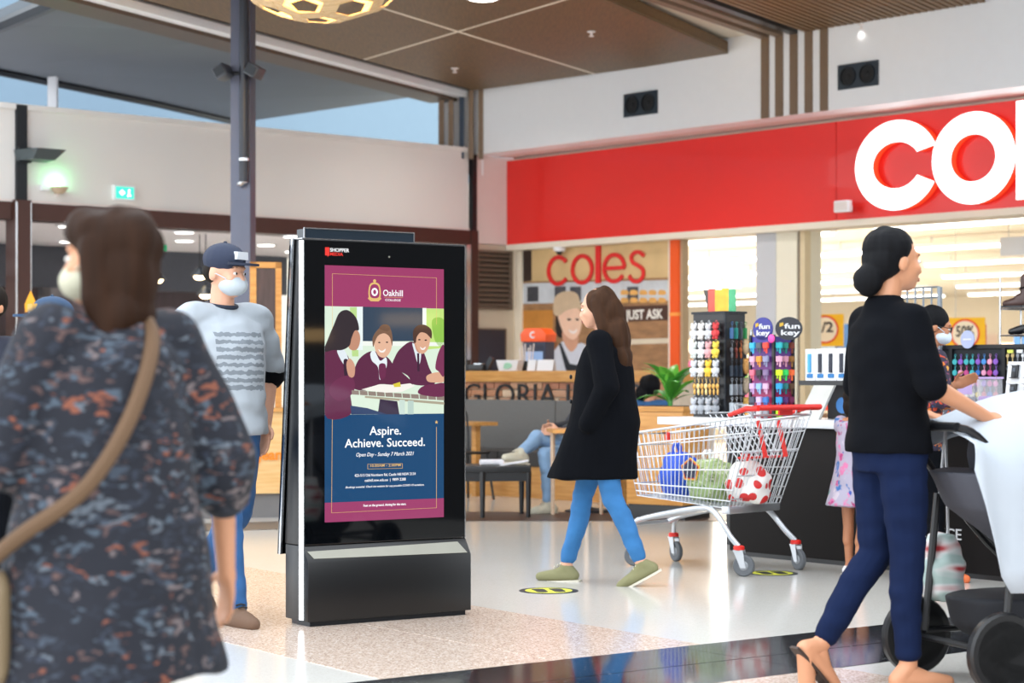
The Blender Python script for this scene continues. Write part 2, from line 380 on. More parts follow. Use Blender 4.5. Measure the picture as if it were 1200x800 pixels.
# speakers in the white wall
for (x0, y0, x1, y1, lab) in ((732, 111, 771, 138, 'black twin speaker grille in white wall between the wood ceiling panel and brown bands'), (983, 77, 1030, 106, 'black twin speaker grille in white wall under the batten ceiling')):
    u0, z0 = FF.hit(x0, y0); u1, _ = FF.hit(x1, y0); _, z1 = FF.hit(x0, y1)
    sp = FF.thing('wall_speaker', lab, 'speaker', 'wall speakers'); zc = (z0+z1)/2; uc = (u0+u1)/2
    MB().span((u0, -.02, z1), (u1, .05, z0)).build('frame', mat('speaker_frame', '#26313c', .4), sp)
    rr = (z0-z1)*.40
    for s in (-1, 1):
        q = MB(); cu = uc+s*(u1-u0)*.24; q.ring(oval(cu, zc, rr*.98, rr, 24), oval(cu, zc, rr*.84, rr*.86, 24), -.018, -.032); cone = q.build('speaker_rim', M_dark, sp)
        MB(Matrix.Translation((cu, -.021, zc)) @ Matrix.Rotation(math.pi/2, 4, 'X')).lathe([(rr*.84, 0), (rr*.3, -.004), (rr*.25, .006), (.001, .01)], 20).build('cone', mat('speaker_cone', '#0c0e12', .6), cone)
# brown bands down the white wall
for x in (893, 909.5, 926.5, 944, 962):
    u0 = FF.u(x); u1 = FF.u(x+8.5); b = FCbox(FF, 'trim_3', M_strip, (u0, -.02, ZS), (u1, .01, ZT+.1)); 
for x, m in ((514.5, M_strip), (525.5, M_strip), (538, mat('navy_strip', '#20344a', .5)), (549, M_strip), (560.5, M_strip)):
    p = at(x+3, 130, 24.55); MB().box((p.x, p.y, 4.32), (.062, .08, .96)).build('trim_4', m, rz=FF.phi*0)['kind'] = 'structure'
MB().box(at(540, 130, 24.75)-V((0, 0, .15)), (.56, .06, 1.3)).build('wall_corner', M_white)['kind'] = 'structure'
# ------------------------------------------------------------------ window, louvre and posts of the store front (0.10 m behind the sign)
FW = Fr(FC.O-FC.N*.14, UC)
lou = Fr((-.465, 24.64), (.742, .67))            # the return wall, seen from the hall
# return wall faces into the recess: louvre is set on a panel just in front of it
RW = Fr((-.462, 24.63), (.742, .67))
def rwpt(x, y, off=0): return RW.hit(x, y, off)
rwl = 0; rwr = RW.u(604)
struct(RW.put(MB().span((rwl, .02, 0), (rwr, .12, RW.hit(600, 288)[1])), 'wall_service', mat('service_wall', '#c9bda9', .6, var=.03)))
lv = RW.thing('louvre_vent', 'brown metal louvre vent beside the store window', 'vent')
u0, z0 = RW.hit(558, 292, .03); u1 = RW.hit(600, 292, .03)[0]; z1 = RW.hit(558, 362, .03)[1]
MB().span((u0, .02, z1), (u1, -.005, z0)).build('backing', mat('vent_shadow', '#2b211c', .7), lv)
fr_ = MB(); t = .03
for a, b in (((u0, z1), (u1, z1+t)), ((u0, z0-t), (u1, z0)), ((u0, z1), (u0+t, z0)), ((u1-t, z1), (u1, z0))): fr_.span((a[0], 0, a[1]), (b[0], -.045, b[1]))
fr_.build('frame', mat('vent_frame', '#6d5d50', .5), lv)
slat = MB().box((0, 0, 0), (u1-u0-2*t, .05, .012), Matrix.Rotation(.75, 3, 'X')).mesh('slat')
for i in range(11): put('slat', slat, mat('vent_slat', '#7a695b', .45, .2), lv, ((u0+u1)/2, -.02, z1+t+(z0-z1-2*t)*(i+.5)/11))
dp = RW.thing('service_hatch', 'dark blank hatch panel in beige wall behind the cafe counter', 'panel')
u0, z0 = RW.hit(559, 386, .03); u1 = RW.hit(592, 386, .03)[0]; z1 = RW.hit(559, 432, .03)[1]
MB().span((u0, .02, z1-.3), (u1, -.02, z0)).build('panel', mat('dark_hatch', '#2f303c', .35), dp); q = MB(); q.ring([(u0-.02, z1-.32), (u1+.02, z1-.32), (u1+.02, z0+.02), (u0-.02, z0+.02)], [(u0, z1-.3), (u1, z1-.3), (u1, z0), (u0, z0)], .0, -.035); q.build('frame', mat('vent_frame', '#6d5d50', .5), dp)
def post(name, x0, x1, m, depth=.1, z1=zb0, off=0, y=0): return struct(FW.put(MB().span((FW.u(x0), y, 0), (FW.u(x1), y+depth, z1)), name, m))
post('trim_5', 604, 611, M_storewall, .12); post('trim_6', 783, 787, M_cream, .1)
M_orange = mat('orange_post', '#ee5a1c', .4, var=.02)
pt = FW.thing('orange_post', 'bright orange post between the store window and the entry', 'post'); MB().span((FW.u(787), -.03, 0), (FW.u(797), .08, zb0)).build('shaft', M_orange, pt)
MB().span((FW.u(786.6), -.034, 1.86), (FW.u(797.4), .084, 1.90)).build('band', mat('post_band', '#f6a04a', .4), pt)
post('trim_7', 797, 800, mat('shade_frame', '#b09a7c', .5), .1)
cu0, cu1, cu2 = FW.u(888), FW.u(911), FW.u(935)
struct(FW.put(MB().span((cu0, -.03, 0), (cu1, .4, zb0)), 'wall_column', mat('column_grey', '#c3c5cb', .5, var=.02)))
struct(FW.put(MB().span((cu1, -.02, 0), (cu2, .4, zb0)), 'wall_column', mat('column_cream', '#e8e2cf', .5, var=.02)))
post('trim_8', 935, 937.5, mat('shade_post', '#7c6f60', .5), .1); post('trim_8', 937.5, 943, mat('cream_post', '#d9c7a3', .5), .1)
# window with its printed mural
wu0, wu1 = FW.u(611), FW.u(783); wz1 = zb0-.08; wz0 = .75
win = FW.thing('window_1', 'store window covered by a bakery photo print and red lettering', 'window'); win['kind'] = 'structure'
del win['category']; del win['label']
MB().span((wu0, .06, wz0), (wu1, .03, wz1)).build('pane', mat('mural_brown', '#9c7450', .5, var=.6, scale=5, stretch=(1, 1, 3)), win)
post('trim_9', 611, 783, M_storewall, .12, wz0)
MOFF = -.028
prt = []
def mur(name, pts, c, k, var=.12, smooth=True, sc=9):
    P = FW.poly(pts, MOFF); P = cr(P) if smooth else P
    return MB().plate(P, .032, .03-.0012*k).build(name, mat('mural_'+c.strip('#'), c, .45, var=var, scale=sc), win, smooth=0)
mur('mural_ceiling', [(611, 290), (783, 281), (783, 325), (611, 330)], '#d6b886', 1, .3, False, 2)
mur('mural_dark_panel', [(611, 292), (623, 291), (623, 329), (611, 330)], '#3a2c28', 2, .2, False)
mur('mural_shelf_white', [(611, 332), (783, 328), (783, 352), (611, 356)], '#c7ccd2', 2, .35, False, 5)
for x in (618, 650, 668, 735): mur('mural_oven', [(x, 336), (x+13, 335.5), (x+13, 353), (x, 353.5)], '#4a4a50', 3, .4, False)
mur('mural_timber', [(611, 364), (648, 363), (648, 392), (611, 394)], '#c8863a', 2, .25, False, 5)
mur('mural_board', [(726, 359), (783, 357), (783, 375), (726, 377)], '#4b2e22', 3, .1, False)
mur('mural_bench', [(722, 398), (783, 396), (783, 402), (722, 404)], '#d8cbb5', 3, .1, False)
for i, (x, y) in enumerate([(728+11*j, 343+9*r) for r in range(2) for j in range(5)]): mur('mural_loaf', [(x, y-2.5), (x+4, y-3.5), (x+8, y-2), (x+8, y+2), (x, y+2.3)], '#e0a85c', 4, .3)
for i in range(4): mur('mural_tile', [(611+11*i, 394+i % 2*6), (620+11*i, 394+i % 2*6), (620+11*i, 405+i % 2*6), (611+11*i, 406+i % 2*6)], ('#a04a2e', '#8c5a36')[i % 2], 3, .2, False)
mur('mural_hair', [(652, 368), (656, 362), (662, 372), (661, 388), (658, 396), (652, 390)], '#241a18', 4)
mur('mural_shirt', [(640, 436), (644, 420), (652, 408), (660, 400), (672, 404), (683, 402), (692, 412), (697, 436)], '#cdd0dc', 5)
mur('mural_neck', [(661, 386), (676, 390), (677, 404), (669, 412), (660, 398)], '#cf9a7f', 6)
mur('mural_face', [(654, 366), (664, 360), (678, 362), (682, 374), (680, 388), (674, 397), (667, 396), (659, 386)], '#efc6ac', 7)
mur('mural_cap', [(649, 366), (650, 350), (657, 343), (668, 341), (677, 345), (681, 358), (684, 364), (676, 361), (664, 364), (655, 370)], '#cbb294', 8)
mur('mural_eye', [(665, 374), (668, 373), (670, 374.5), (667, 375.5)], '#3c2a24', 9); mur('mural_eye', [(675, 374), (677, 373), (679, 374.5), (677, 375.5)], '#3c2a24', 9)
mur('mural_smile', [(667, 386), (672, 388), (677, 385.5), (675, 390), (670, 390.5)], '#f3e6e2', 9)
mur('mural_apron', [(655, 402), (658, 402), (668, 426), (690, 430), (691, 436), (664, 436)], '#20242c', 6, smooth=False)
M_wl = mat('warm_white_print', '#f0ece4', .5, var=.02)
ptext(FW, 'JUST ASK', M_wl, win, 733, 777, 374, 11, -.024, bold=.04, name='mural_lettering')
M_redl = mat('red_vinyl', '#e02a2a', .4, var=.02)
def wl(P): MB().plate(P, .02, .0).build('window_letter', M_redl, win, smooth=0)
ow = lambda x, y: FW.hit(x, y, 0)
def wring(cx, cy, rx, ry, t, a0=0, a1=360):
    c = ow(cx, cy); X = (ow(cx+rx, cy)[0]-ow(cx-rx, cy)[0])/2; Zr = ow(cx, cy-ry)[1]-c[1]; T = (ow(cx, cy-t)[1]-c[1])
    if a1-a0 == 360: MB().ring(oval(c[0], c[1], X, Zr, 36), oval(c[0], c[1], X-T, Zr-T, 36), .02, 0).build('window_letter', M_redl, win, smooth=0)
    else: wl(oval(c[0], c[1], X, Zr, 32, a0, a1)+oval(c[0], c[1], X-T, Zr-T, 32, a1, a0))
wring(653.5, 317, 13, 18, 4.6, 38, 322); wring(681.5, 315.5, 13, 18, 4.6)
wl(FW.poly([(697.5, 288), (703, 287.6), (703, 331.5), (697.5, 332)])); wring(719, 314, 13.5, 18, 4.6, 0, 325)
wl(FW.poly([(708, 312.5), (731, 311), (731, 315.3), (708, 316.8)]))
sp_ = [ow(x, y) for x, y in ((754, 299.5), (749, 295.5), (743, 296), (739, 301), (741, 307.5), (747, 311), (752.5, 316), (752.5, 324), (747, 329.5), (740.5, 328.5), (736.5, 323))]
wl(stroke(cr(sp_, 6, False), .045))
# ------------------------------------------------------------------ store interior
ZI = 3.6
FCbox(FC, 'ceiling_store', M_cream, (-34, .36, ZI), (18, 34, ZI+.1)); FCbox(FC, 'wall_store', M_storewall, (-34, 33.8, 0), (18, 34, ZI))
FCbox(FC, 'wall_store', M_storewall, (17.8, .36, 0), (18, 34, ZI)); FCbox(FC, 'wall_store', M_storewall, (-34, .36, 0), (-.14, .5, ZI))
for r in range(7):
    for k in range(5):
        a = -17+k*5.2-r*2.6+6; y = 3.5+r*4.2
        lt = thing('strip_light', 'white fluorescent strip light in the %s row back from the store front' % ('first', 'second', 'third', 'fourth', 'fifth', 'sixth', 'seventh')[r], 'ceiling light', FC.world(a, -y, ZI-.22), FC.phi, 'strip lights row %d' % r)
        for s_ in (-1.6, 1.6): MB().box((s_, 0, .15), (.02, .02, .16)).build('hanger', M_white, lt)
        MB().box((0, 0, .05), (4.4, .22, .06)).build('housing', M_white, lt); MB().box((0, 0, 0), (4.3, .16, .04)).build('tube', M_tube, lt)
for i in range(3):
    p = FC.world(-3-i*7, -6-i*8, ZI-.3); area('store_lamp', p, 9, 7, 1100, (1, .93, .82), (0, 0, FC.phi))
random.seed(3)
PRD = ['#d8422f', '#e8b13a', '#3c6fa8', '#f0ead8', '#5a9a4c', '#c45a8a', '#e07b2d', '#88a7c4']
for r, (u, y, L) in enumerate([(-2.4, 4.2, 3.2), (2.2, 4.6, 3.4), (-6.5, 9.5, 5), (0, 9.8, 5), (-12, 15, 6), (-3, 15.4, 6)]):
    sh = thing('store_shelf', ['cream store shelf of packets just inside the entry', 'cream store shelf of packets behind the key counter', 'second row store shelf behind the entry shelf', 'second row store shelf behind the key counter shelf', 'far back store shelf seen past the entry', 'far back store shelf in line with the key counter'][r], 'shelf', FC.world(u, -y, 0), FC.phi)
    MB().span((-L/2, .3, 0), (L/2, .34, 1.7)).build('back_panel', M_storewall, sh)
    for k in range(4):
        MB().span((-L/2, -.1, .25+k*.42), (L/2, .3, .28+k*.42)).build('shelf_board', M_cream, sh)
    for k in range(4):
        x = -L/2+.06; 
        while x < L/2-.15:
            ww = random.uniform(.16, .3); hh = random.uniform(.2, .34); c = random.choice(PRD)
            o = MB().box((0, 0, hh/2), (ww-.015, .16, hh)).build('packet', mat('packet_'+c.strip('#'), c, .5, var=.25, scale=14), None, loc=FC.world(u+x+ww/2, -y+.0-.0, .281+k*.42)+FC.N*0, rz=FC.phi)
            tag(o, 'small boxed packet on the store shelf', 'packet', 'packets on the store shelves'); x += ww+random.uniform(0, .05)
            if r > 1: x += .45
# half-price posters
M_yel = mat('poster_yellow', '#f4c21a', .5, var=.1); M_pap = mat('poster_cream', '#f3ead6', .5, var=.03); M_rr = mat('poster_red', '#e23a24', .5)
for px, py, w_, txt, lab in ((967, 386, 36, '1/2', 'yellow half price poster with a red ring hung above the chargers'), (1131, 391, 38, '50%', 'yellow percent off poster with a red ring behind the boot rack')):
    D = 25; p = at(px, py, D); po = thing('sale_poster', lab, 'poster', p, FC.phi+.35, 'sale posters'); s = w_/F*D
    MB().plate([(-s*.62, -s*.55), (s*.62, -s*.55), (s*.62, s*.5), (-s*.62, s*.5)], .01, 0).build('sheet', M_yel, po)
    MB().plate(oval(0, 0, s*.46, s*.46), -.001, -.004).build('ring', M_rr, po); MB().plate(oval(0, 0, s*.40, s*.40), -.004, -.007).build('disc', M_pap, po)
    text(txt, M_black, po, -s*.28, s*.28, -s*.08, s*.34, -.009, bold=.03); MB().tube([(-s*.3, 0, s*.5), (-s*.3, 0, ZI-p.z)], .004, 5).build('hanger', M_chrome, po)
hp = at(1196, 288, 21.5); o = thing('hanging_panel', 'plain white hanging panel above the boot rack inside the store', 'sign', hp, FC.phi)
MB().rbox((0, 0, 0), (.5, .04, .2), .01).build('panel', M_white, o); MB().tube([(-.15, 0, .1), (-.15, 0, ZI-hp.z)], .005, 5).build('hanger', M_chrome, o)
# ------------------------------------------------------------------ beige fascia wall on the left and the shops under it
FB = Fr((-5.27-.757*1.4, 20.5-.653*1.4), (.757, .653)); LB = FB.u(551)
zt0 = FB.hit(300, 150)[1]; zl = FB.hit(300, 254.5)[1]; zbm = FB.hit(300, 273)[1]
mb = MB(); xs = [FB.u(17.5), FB.u(30)]
struct(FB.put(MB().span((-1, 0, zl+.03), (xs[0], .25, zt0)), 'wall_back', M_beige)); struct(FB.put(MB().span((xs[1], 0, zl+.03), (LB-.03, .25, zt0)), 'wall_back', M_beige))
struct(FB.put(MB().span((-1, -.025, zl), (LB-.03, .25, zl+.028)), 'trim_10', M_pink)); struct(FB.put(MB().span((-1, -.03, zt0-.05), (LB-.03, .27, zt0+.01)), 'trim_11', M_beige))
struct(FB.put(MB().span((-1, -.04, zbm), (LB, .22, zl)), 'trim_12', M_bronze))
struct(FB.put(MB().span((xs[0], -.04, zl), (xs[1], .02, zt0)), 'trim_13', M_dark))
cl = FB.thing('bronze_column', 'bronze metal column under the beige fascia at the sandwich shop end', 'column'); MB().span((FB.u(13), -.1, 0), (FB.u(31.5), .12, zl+.02)).build('shaft', M_bronze, cl); MB().span((FB.u(13), -.105, 0), (FB.u(15), -.1, zl)).build('edge_strip', M_chrome, cl); MB().span((FB.u(30.5), -.105, 0), (FB.u(31.5), -.1, zl)).build('edge_strip', M_chrome, cl)
cl = FB.thing('bronze_column', 'bronze metal column where the beige fascia meets the supermarket', 'column'); MB().span((FB.u(549), -.06, 0), (FB.u(557), .05, zl)).build('shaft', M_bronze, cl); MB().span((FB.u(551.3), -.05, zl), (FB.u(556), .03, ZS)).build('upper_strip', M_black, cl); MB().span((FB.u(544), -.05, 0), (FB.u(549), .02, zbm)).build('edge_strip', M_chrome, cl)
# upper wall and glazing above the fascia, blue daylight put into the colour
struct(FB.put(MB().span((-5, 5.2, 3.0), (LB+9, 5.4, 7.5)), 'wall_upper', M_blue))
mp = FB.O+FB.U*FB.u(62, -1.6)-FB.N*1.6; MB().box((mp.x, mp.y, 4.5), (.1, .1, 1.6)).build('trim_14', M_white)['kind'] = 'structure'
# shop interior under the fascia
ZL = 2.775
struct(FB.put(MB().span((-3, .2, ZL), (LB-.2, 5.2, ZL+.08)), 'ceiling_shop', mat('shop_ceiling', '#d6cfd0', .6, var=.03)))
struct(FB.put(MB().span((-3, 5.0, 0), (LB-.6, 5.2, ZL)), 'wall_shop', mat('shop_back_wall', '#4c4046', .5, var=.35, scale=2.5, stretch=(4, 4, .6))))
struct(FB.put(MB().span((-3, 3.4, 2.26), (LB-.4, 3.5, ZL)), 'trim_15', mat('grey_bulkhead', '#4b4f59', .5)))
def downlight(p, r, lab, grp, watt=0):
    d = thing('downlight', lab, 'ceiling light', p, 0, grp); MB().lathe([(r*1.15, 0), (r*1.15, -.012), (r*.95, -.016)], 20).build('trim_ring', M_white, d); MB().lathe([(r*.93, -.010), (r*.9, -.02), (.01, -.024)], 20).build('lens', M_tube, d)
    if watt:
        l = bpy.data.lights.new('downlight_lamp', 'SPOT'); l.energy = watt; l.spot_size = 2.2; l.spot_blend = .6; l.shadow_soft_size = .1
        lo = bpy.data.objects.new('downlight_lamp', l); col.objects.link(lo); lo.location = V(p)-V((0, 0, .05))
    return d
for x, y in ((80, 264), (80, 282), (176, 286), (216, 271), (216, 281), (312, 286), (343, 276), (343, 294), (130, 262)):
    p = gp(x, y, ZL); downlight(p, .11, 'round recessed downlight in the pale ceiling behind the bronze beam', 'shop downlights', 70)
ex = at(185, 290, 23.4); e = thing('exit_sign', 'green exit sign hanging under the shop ceiling behind the brown haired woman', 'sign', ex, .7)
MB().box((0, 0, 0), (.22, .03, .07)).build('panel', mat('exit_green_dim', '#1f9e6a', .4, emit=.5), e); MB().tube([(0, 0, .03), (0, 0, ZL-ex.z)], .006, 5).build('hanger', M_dark, e)
# pendant lamps, door frame and menu boards inside
for x, y in ((184, 329), (234, 325), (241, 347), (286, 324)):
    p = at(x, y, 22.6); d = thing('pendant_lamp', 'small warm pendant lamp hanging in the shop under the fascia', 'lamp', p, 0, 'shop pendant lamps'); MB().tube([(0, 0, .1), (0, 0, ZL-p.z)], .006, 5).build('cord', M_dark, d)
    MB().lathe([(.02, .12), (.05, .09), (.11, .02), (.105, .015)], 16).build('lamp_shade', M_dark, d); MB().ell((0, 0, .01), (.07, .07, .04)).build('bulb', mat('warm_bulb', (1, .72, .4), .5, emit=7), d)
p = at(50, 400, 23.3); d = thing('door_frame', 'grey door frame in the dim shop wall past the bronze column', 'door frame', (p.x, p.y, 0), FB.phi)
for a, b in (((0, 0), (.1, 2.2)), ((1.1, 0), (1.2, 2.2)), ((0, 2.1), (1.2, 2.2))): MB().span((a[0], 0, a[1]), (b[0], .12, b[1])).build('jamb', mat('door_grey', '#6f6d70', .5), d)
MB().span((.1, .05, 0), (1.1, .09, 2.1)).build('door_leaf', mat('door_leaf', '#5b5058', .4, var=.2), d)
p = at(36, 385, 17.0); d = thing('wet_floor_sign', 'small yellow pointed sign on a white stand beside the bronze column', 'sign', (p.x, p.y, 0), .2)
zz = at(36, 340, 17).z; MB().plate([(-.045, zz-.19), (.045, zz-.19), (.05, zz-.12), (0, zz), (-.05, zz-.12)], .01, -.01).build('board', mat('sign_yellow', '#f2a414', .5), d); MB().tube([(0, 0, .02), (0, 0, zz-.18)], .012, 8).build('stand', M_white, d); MB().lathe([(.12, 0), (.12, .02), (.02, .04)], 16).build('base', M_white, d)
# sandwich-shop panels at the far left edge
p = FB.O+FB.U*(FB.u(6))-FB.N*.6
d = FB.thing('shop_panel', 'white shop panels and framed blue menu left of the bronze column', 'panel'); ua, ub = -.9, FB.u(11)
MB().span((ua, .5, FB.hit(5, 288)[1]), (ub, .55, FB.hit(5, 256)[1])).build('upper_panel', M_white, d); MB().span((ua, .48, FB.hit(5, 319)[1]), (ub+.03, .6, FB.hit(5, 299)[1])).build('shelf_panel', M_white, d)
MB().span((ua, .5, FB.hit(5, 374)[1]), (ub, .53, FB.hit(5, 322)[1])).build('menu_frame', mat('navy_frame', '#14283c', .4), d); MB().span((ua, .49, FB.hit(5, 370)[1]), (FB.u(4.5), .5, FB.hit(5, 326)[1])).build('menu_sheet', mat('menu_sheet', '#cfc6c2', .5, var=.3, scale=6), d)
MB().span((ua, .5, .0), (ub, .6, FB.hit(5, 378)[1])).build('lower_panel', mat('dim_shop_panel', '#8e948e', .5), d)
# exit sign, emergency lamp and wall lamp on the fascia
e = FB.thing('exit_sign', 'glowing green exit sign box on the beige fascia wall', 'sign'); u0, z0 = FB.hit(131, 234); u1, _ = FB.hit(155, 217); z1 = FB.hit(131, 217)[1]
MB().span((u0, 0, z0), (u1, -.06, z1)).build('housing', M_white, e); MB().span((u0+.015, -.06, z0+.015), (u1-.015, -.064, z1-.015)).build('panel', mat('exit_green', '#37b9a4', .4, emit=1.1), e)
um, zm = (u0+u1)/2, (z0+z1)/2; MB().plate([(um-.07, zm), (um-.03, zm+.035), (um-.03, zm+.012), (um-.005, zm+.012), (um-.005, zm-.012), (um-.03, zm-.012), (um-.03, zm-.035)], -.064, -.067).build('arrow', M_glow, e); q = MB(); q.plate(oval(um+.05, zm+.03, .011, .011, 10), -.064, -.067); q.plate(stroke([(um+.045, zm+.018), (um+.05, zm-.01), (um+.03, zm-.04)], .014), -.064, -.067); q.plate(stroke([(um+.05, zm-.01), (um+.07, zm-.035)], .012), -.064, -.067); q.build('running_figure', M_glow, e)
e = FB.thing('emergency_lamp', 'half bowl uplight with a green glow on the beige fascia', 'lamp'); u0, z0 = FB.hit(65, 221)
mb = MB(); mb.loft([((u0, -.07, z0-.06), .04, .03), ((u0, -.08, z0-.03), .075, .055), ((u0, -.085, z0+.01), .1, .08)], 20); mb.build('bowl', mat('bowl_tan', '#b9a58c', .5), e); MB().box((u0, -.03, z0-.06), (.03, .06, .05)).build('bracket', M_pink, e); MB().box((u0-.14, -.03, z0), (.09, .05, .06)).build('sensor_box', M_white, e)
MB().loft([((u0, -.085, z0+.008), .06, .05), ((u0, -.085, z0+.014), .055, .045)], 16).build('green_led', mat('green_led', '#7dff9a', .4, emit=4), e)
l = bpy.data.lights.new('emergency_glow', 'POINT'); l.energy = 1.6; l.color = (.35, 1, .5); l.shadow_soft_size = .03; lo = bpy.data.objects.new('emergency_glow', l); col.objects.link(lo); lo.location = FB.world(u0, .09, z0+.05)
e = FB.thing('wall_lamp', 'black wedge shaped wall lamp on the dark fascia post', 'lamp'); u0, z0 = FB.hit(38, 183)
mb = MB(); mb.add([(u0-.2, -.02, z0-.06), (u0+.14, -.02, z0-.06), (u0+.2, -.02, z0+.06), (u0-.22, -.02, z0+.05), (u0-.15, -.3, z0-.06), (u0+.1, -.3, z0-.06), (u0+.2, -.36, z0+.05), (u0-.12, -.36, z0+.05)], [(0, 1, 2, 3), (4, 7, 6, 5), (0, 4, 5, 1), (3, 2, 6, 7), (0, 3, 7, 4), (1, 5, 6, 2)]); mb.build('lamp_head', mat('lamp_black', '#3d4649', .45), e); MB().box((u0-.12, -.03, z0), (.14, .1, .16)).build('mount', M_dark, e)
# ------------------------------------------------------------------ ceilings
ZP = 4.65
cg = lambda x, y, z=ZP: gp(x, y, z)
DP = (cg(892.6, 48.7, 4.75)-cg(747.7, 0, 4.75)).normalized()       # run of the right-hand bands
DL = (cg(530, 101)-cg(159, 0)).normalized()                        # run of the left-hand bands
ceil_ = struct(MB().slab([FF.world(-.5, 0, 0)[:2], FF.world(12, 0, 0)[:2], (13, 14.5), (4, 14.5), (-4.5, 15), tuple((cg(159, 0)-DL*1.5)[:2])], 4.82, 4.9).build('ceiling', M_cream))
a = cg(556, 106); b = cg(857, 64.5); bR = b-(b-cg(711, 0)).normalized()*8.5; aL = a-DL*9.5
panel = [tuple(p[:2]) for p in (aL, a, b, bR)]
L1 = (cg(447, 9.5), cg(702, 88.5)); L2 = (cg(427, 70), cg(662, 0)); dL2 = (L2[1]-L2[0]); off2 = L2[0]-DL*5.0
gp_ = .026
MB().slab(panel, ZP+.003, ZP+.02).build('joint_backing', M_cream, ceil_)
parts = [clip(panel, *L1, True, gp_), clip(panel, *L1, False, gp_)]
for pn in parts:
    for q in (clip(pn, *L2, True, gp_), clip(clip(pn, *L2, False, gp_), off2, off2+dL2, True, gp_), clip(pn, off2, off2+dL2, False, gp_)):
        if len(q) > 2: MB().slab(q, ZP, ZP+.13).build('ceiling_panel', M_wood, ceil_)
def pin(p, lab, watt):  # small ceiling points, with lamps added to brighten the white wall
    d = thing('ceiling_point', lab, 'ceiling light', p); MB().lathe([(.035, 0), (.035, -.01), (.014, -.012), (.014, -.04), (.03, -.045), (.03, -.05)], 14).build('lamp_head', M_pink, d); MB().lathe([(.045, 0), (.045, -.004)], 14).build('plate', M_white, d); MB().lathe([(.02, -.05), (.018, -.054)], 12).build('lens', M_pink, d)
    l = bpy.data.lights.new('added_wall_fill', 'SPOT'); l.energy = watt; l.spot_size = 2.6; l.spot_blend = .8; l.shadow_soft_size = .015; l.color = (1, .96, .9)
    lo = bpy.data.objects.new('added_wall_fill', l); col.objects.link(lo); lo.location = V(p)-V((0, 0, .08))
pin(cg(533, 80, ZP-.001), 'small ceiling point with an added lamp in the wood panel near the corner bands', 45); pin(cg(693, 37, ZP-.001), 'small ceiling point with an added lamp in the wood panel near the supermarket wall', 200)
p = cg(566, -3, ZP-.001); downlight(p, .14, 'bright round downlight set in the wood ceiling panel', None, 60)
pin(gp(1010, 28, 4.735), 'small ceiling point with an added lamp in the batten ceiling', 12)
# right-hand bands: run from the wall bands across the ceiling towards the hall
for i, x in enumerate((893, 909.5, 926.5)):
    p0 = FF.world(FF.u(x), 0, 4.75); p1 = FF.world(FF.u(x+8.5), 0, 4.75); q = [p0, p1, p1-DP*7.5, p0-DP*7.5]
    MB().slab([tuple(k[:2]) for k in q], 4.74, 4.83).build('trim_16', (M_strip, M_strip, M_black)[i])['kind'] = 'structure'
# batten ceiling over the right
bs = [FF.world(FF.u(944), -.1, 0), FF.world(12, -.1, 0)]; mb = MB().slab([tuple(k[:2]) for k in (bs[0], bs[1], bs[1]-DP*7.5, bs[0]-DP*7.5)], 4.79, 4.815)
bc = struct(mb.build('ceiling_batten', mat('batten_back', '#3f2a16', .6)))
ang = math.atan2(DP.y, DP.x); bl = MB().box((-3.7, 0, 0), (7.4, .055, .05)).mesh('batten'); k = 0; u = FF.u(944)+.04
ug = FF.u(1176)
while u < 7.5:
    if abs(u-ug) > .07: put('batten', bl, M_slat, bc, FF.world(u, .03, 4.765), ang)
    u += .083
pj = FF.world(ug, .0, 0); MB().slab([tuple(k_[:2]) for k_ in (pj-FF.U*.04, pj+FF.U*.04, pj+FF.U*.04-DP*7.3, pj-FF.U*.04-DP*7.3)], 4.76, 4.8).build('joint_strip', M_cream, bc)
# left-hand bands and the grey roof soffit beyond
nl = V((-DL.y, DL.x, 0))
for o0, o1, m, z in ((.16, .22, M_black, 4.68), (.22, .36, M_white, 4.60), (.36, .74, mat('brown_soffit', '#4c3b2c', .5), 4.56)):
    a0 = cg(566, 108)+nl*o0; a1 = cg(566, 108)+nl*o1; MB().slab([tuple(k[:2]) for k in (a0, a1, a1-DL*13, a0-DL*13)], z, 4.85).build('trim_17', m)['kind'] = 'structure'
gv = [at(519, 103, 24.9), at(515, 109, 25.8), at(285, 143, 27.2), at(185, 120, 24.8), at(0, 82, 22), at(-90, 62, 21), at(-90, 56, 20.7), at(0, 28, 20.1), at(65, 0, 18.9), at(120, -25, 18.0), at(300, 40, 20.9)]
mb = MB(); n = len(gv); mb.add([(p.x, p.y, p.z) for p in gv]+[(p.x, p.y, p.z+.15) for p in gv], [tuple(range(n)), tuple(range(n, 2*n))[::-1]]+[(i, n+i, n+(i+1) % n, (i+1) % n) for i in range(n)])
struct(mb.build('ceiling_roof', M_grey, smooth=0))
for i, pts in enumerate(([gv[5], gv[4], gv[3], gv[2]], [gv[6], gv[7], gv[8], gv[9]])):
    MB().tube([p-V((0, 0, .02)) for p in pts], .07 if i else .05, 6).build('trim_18', M_dark)['kind'] = 'structure'
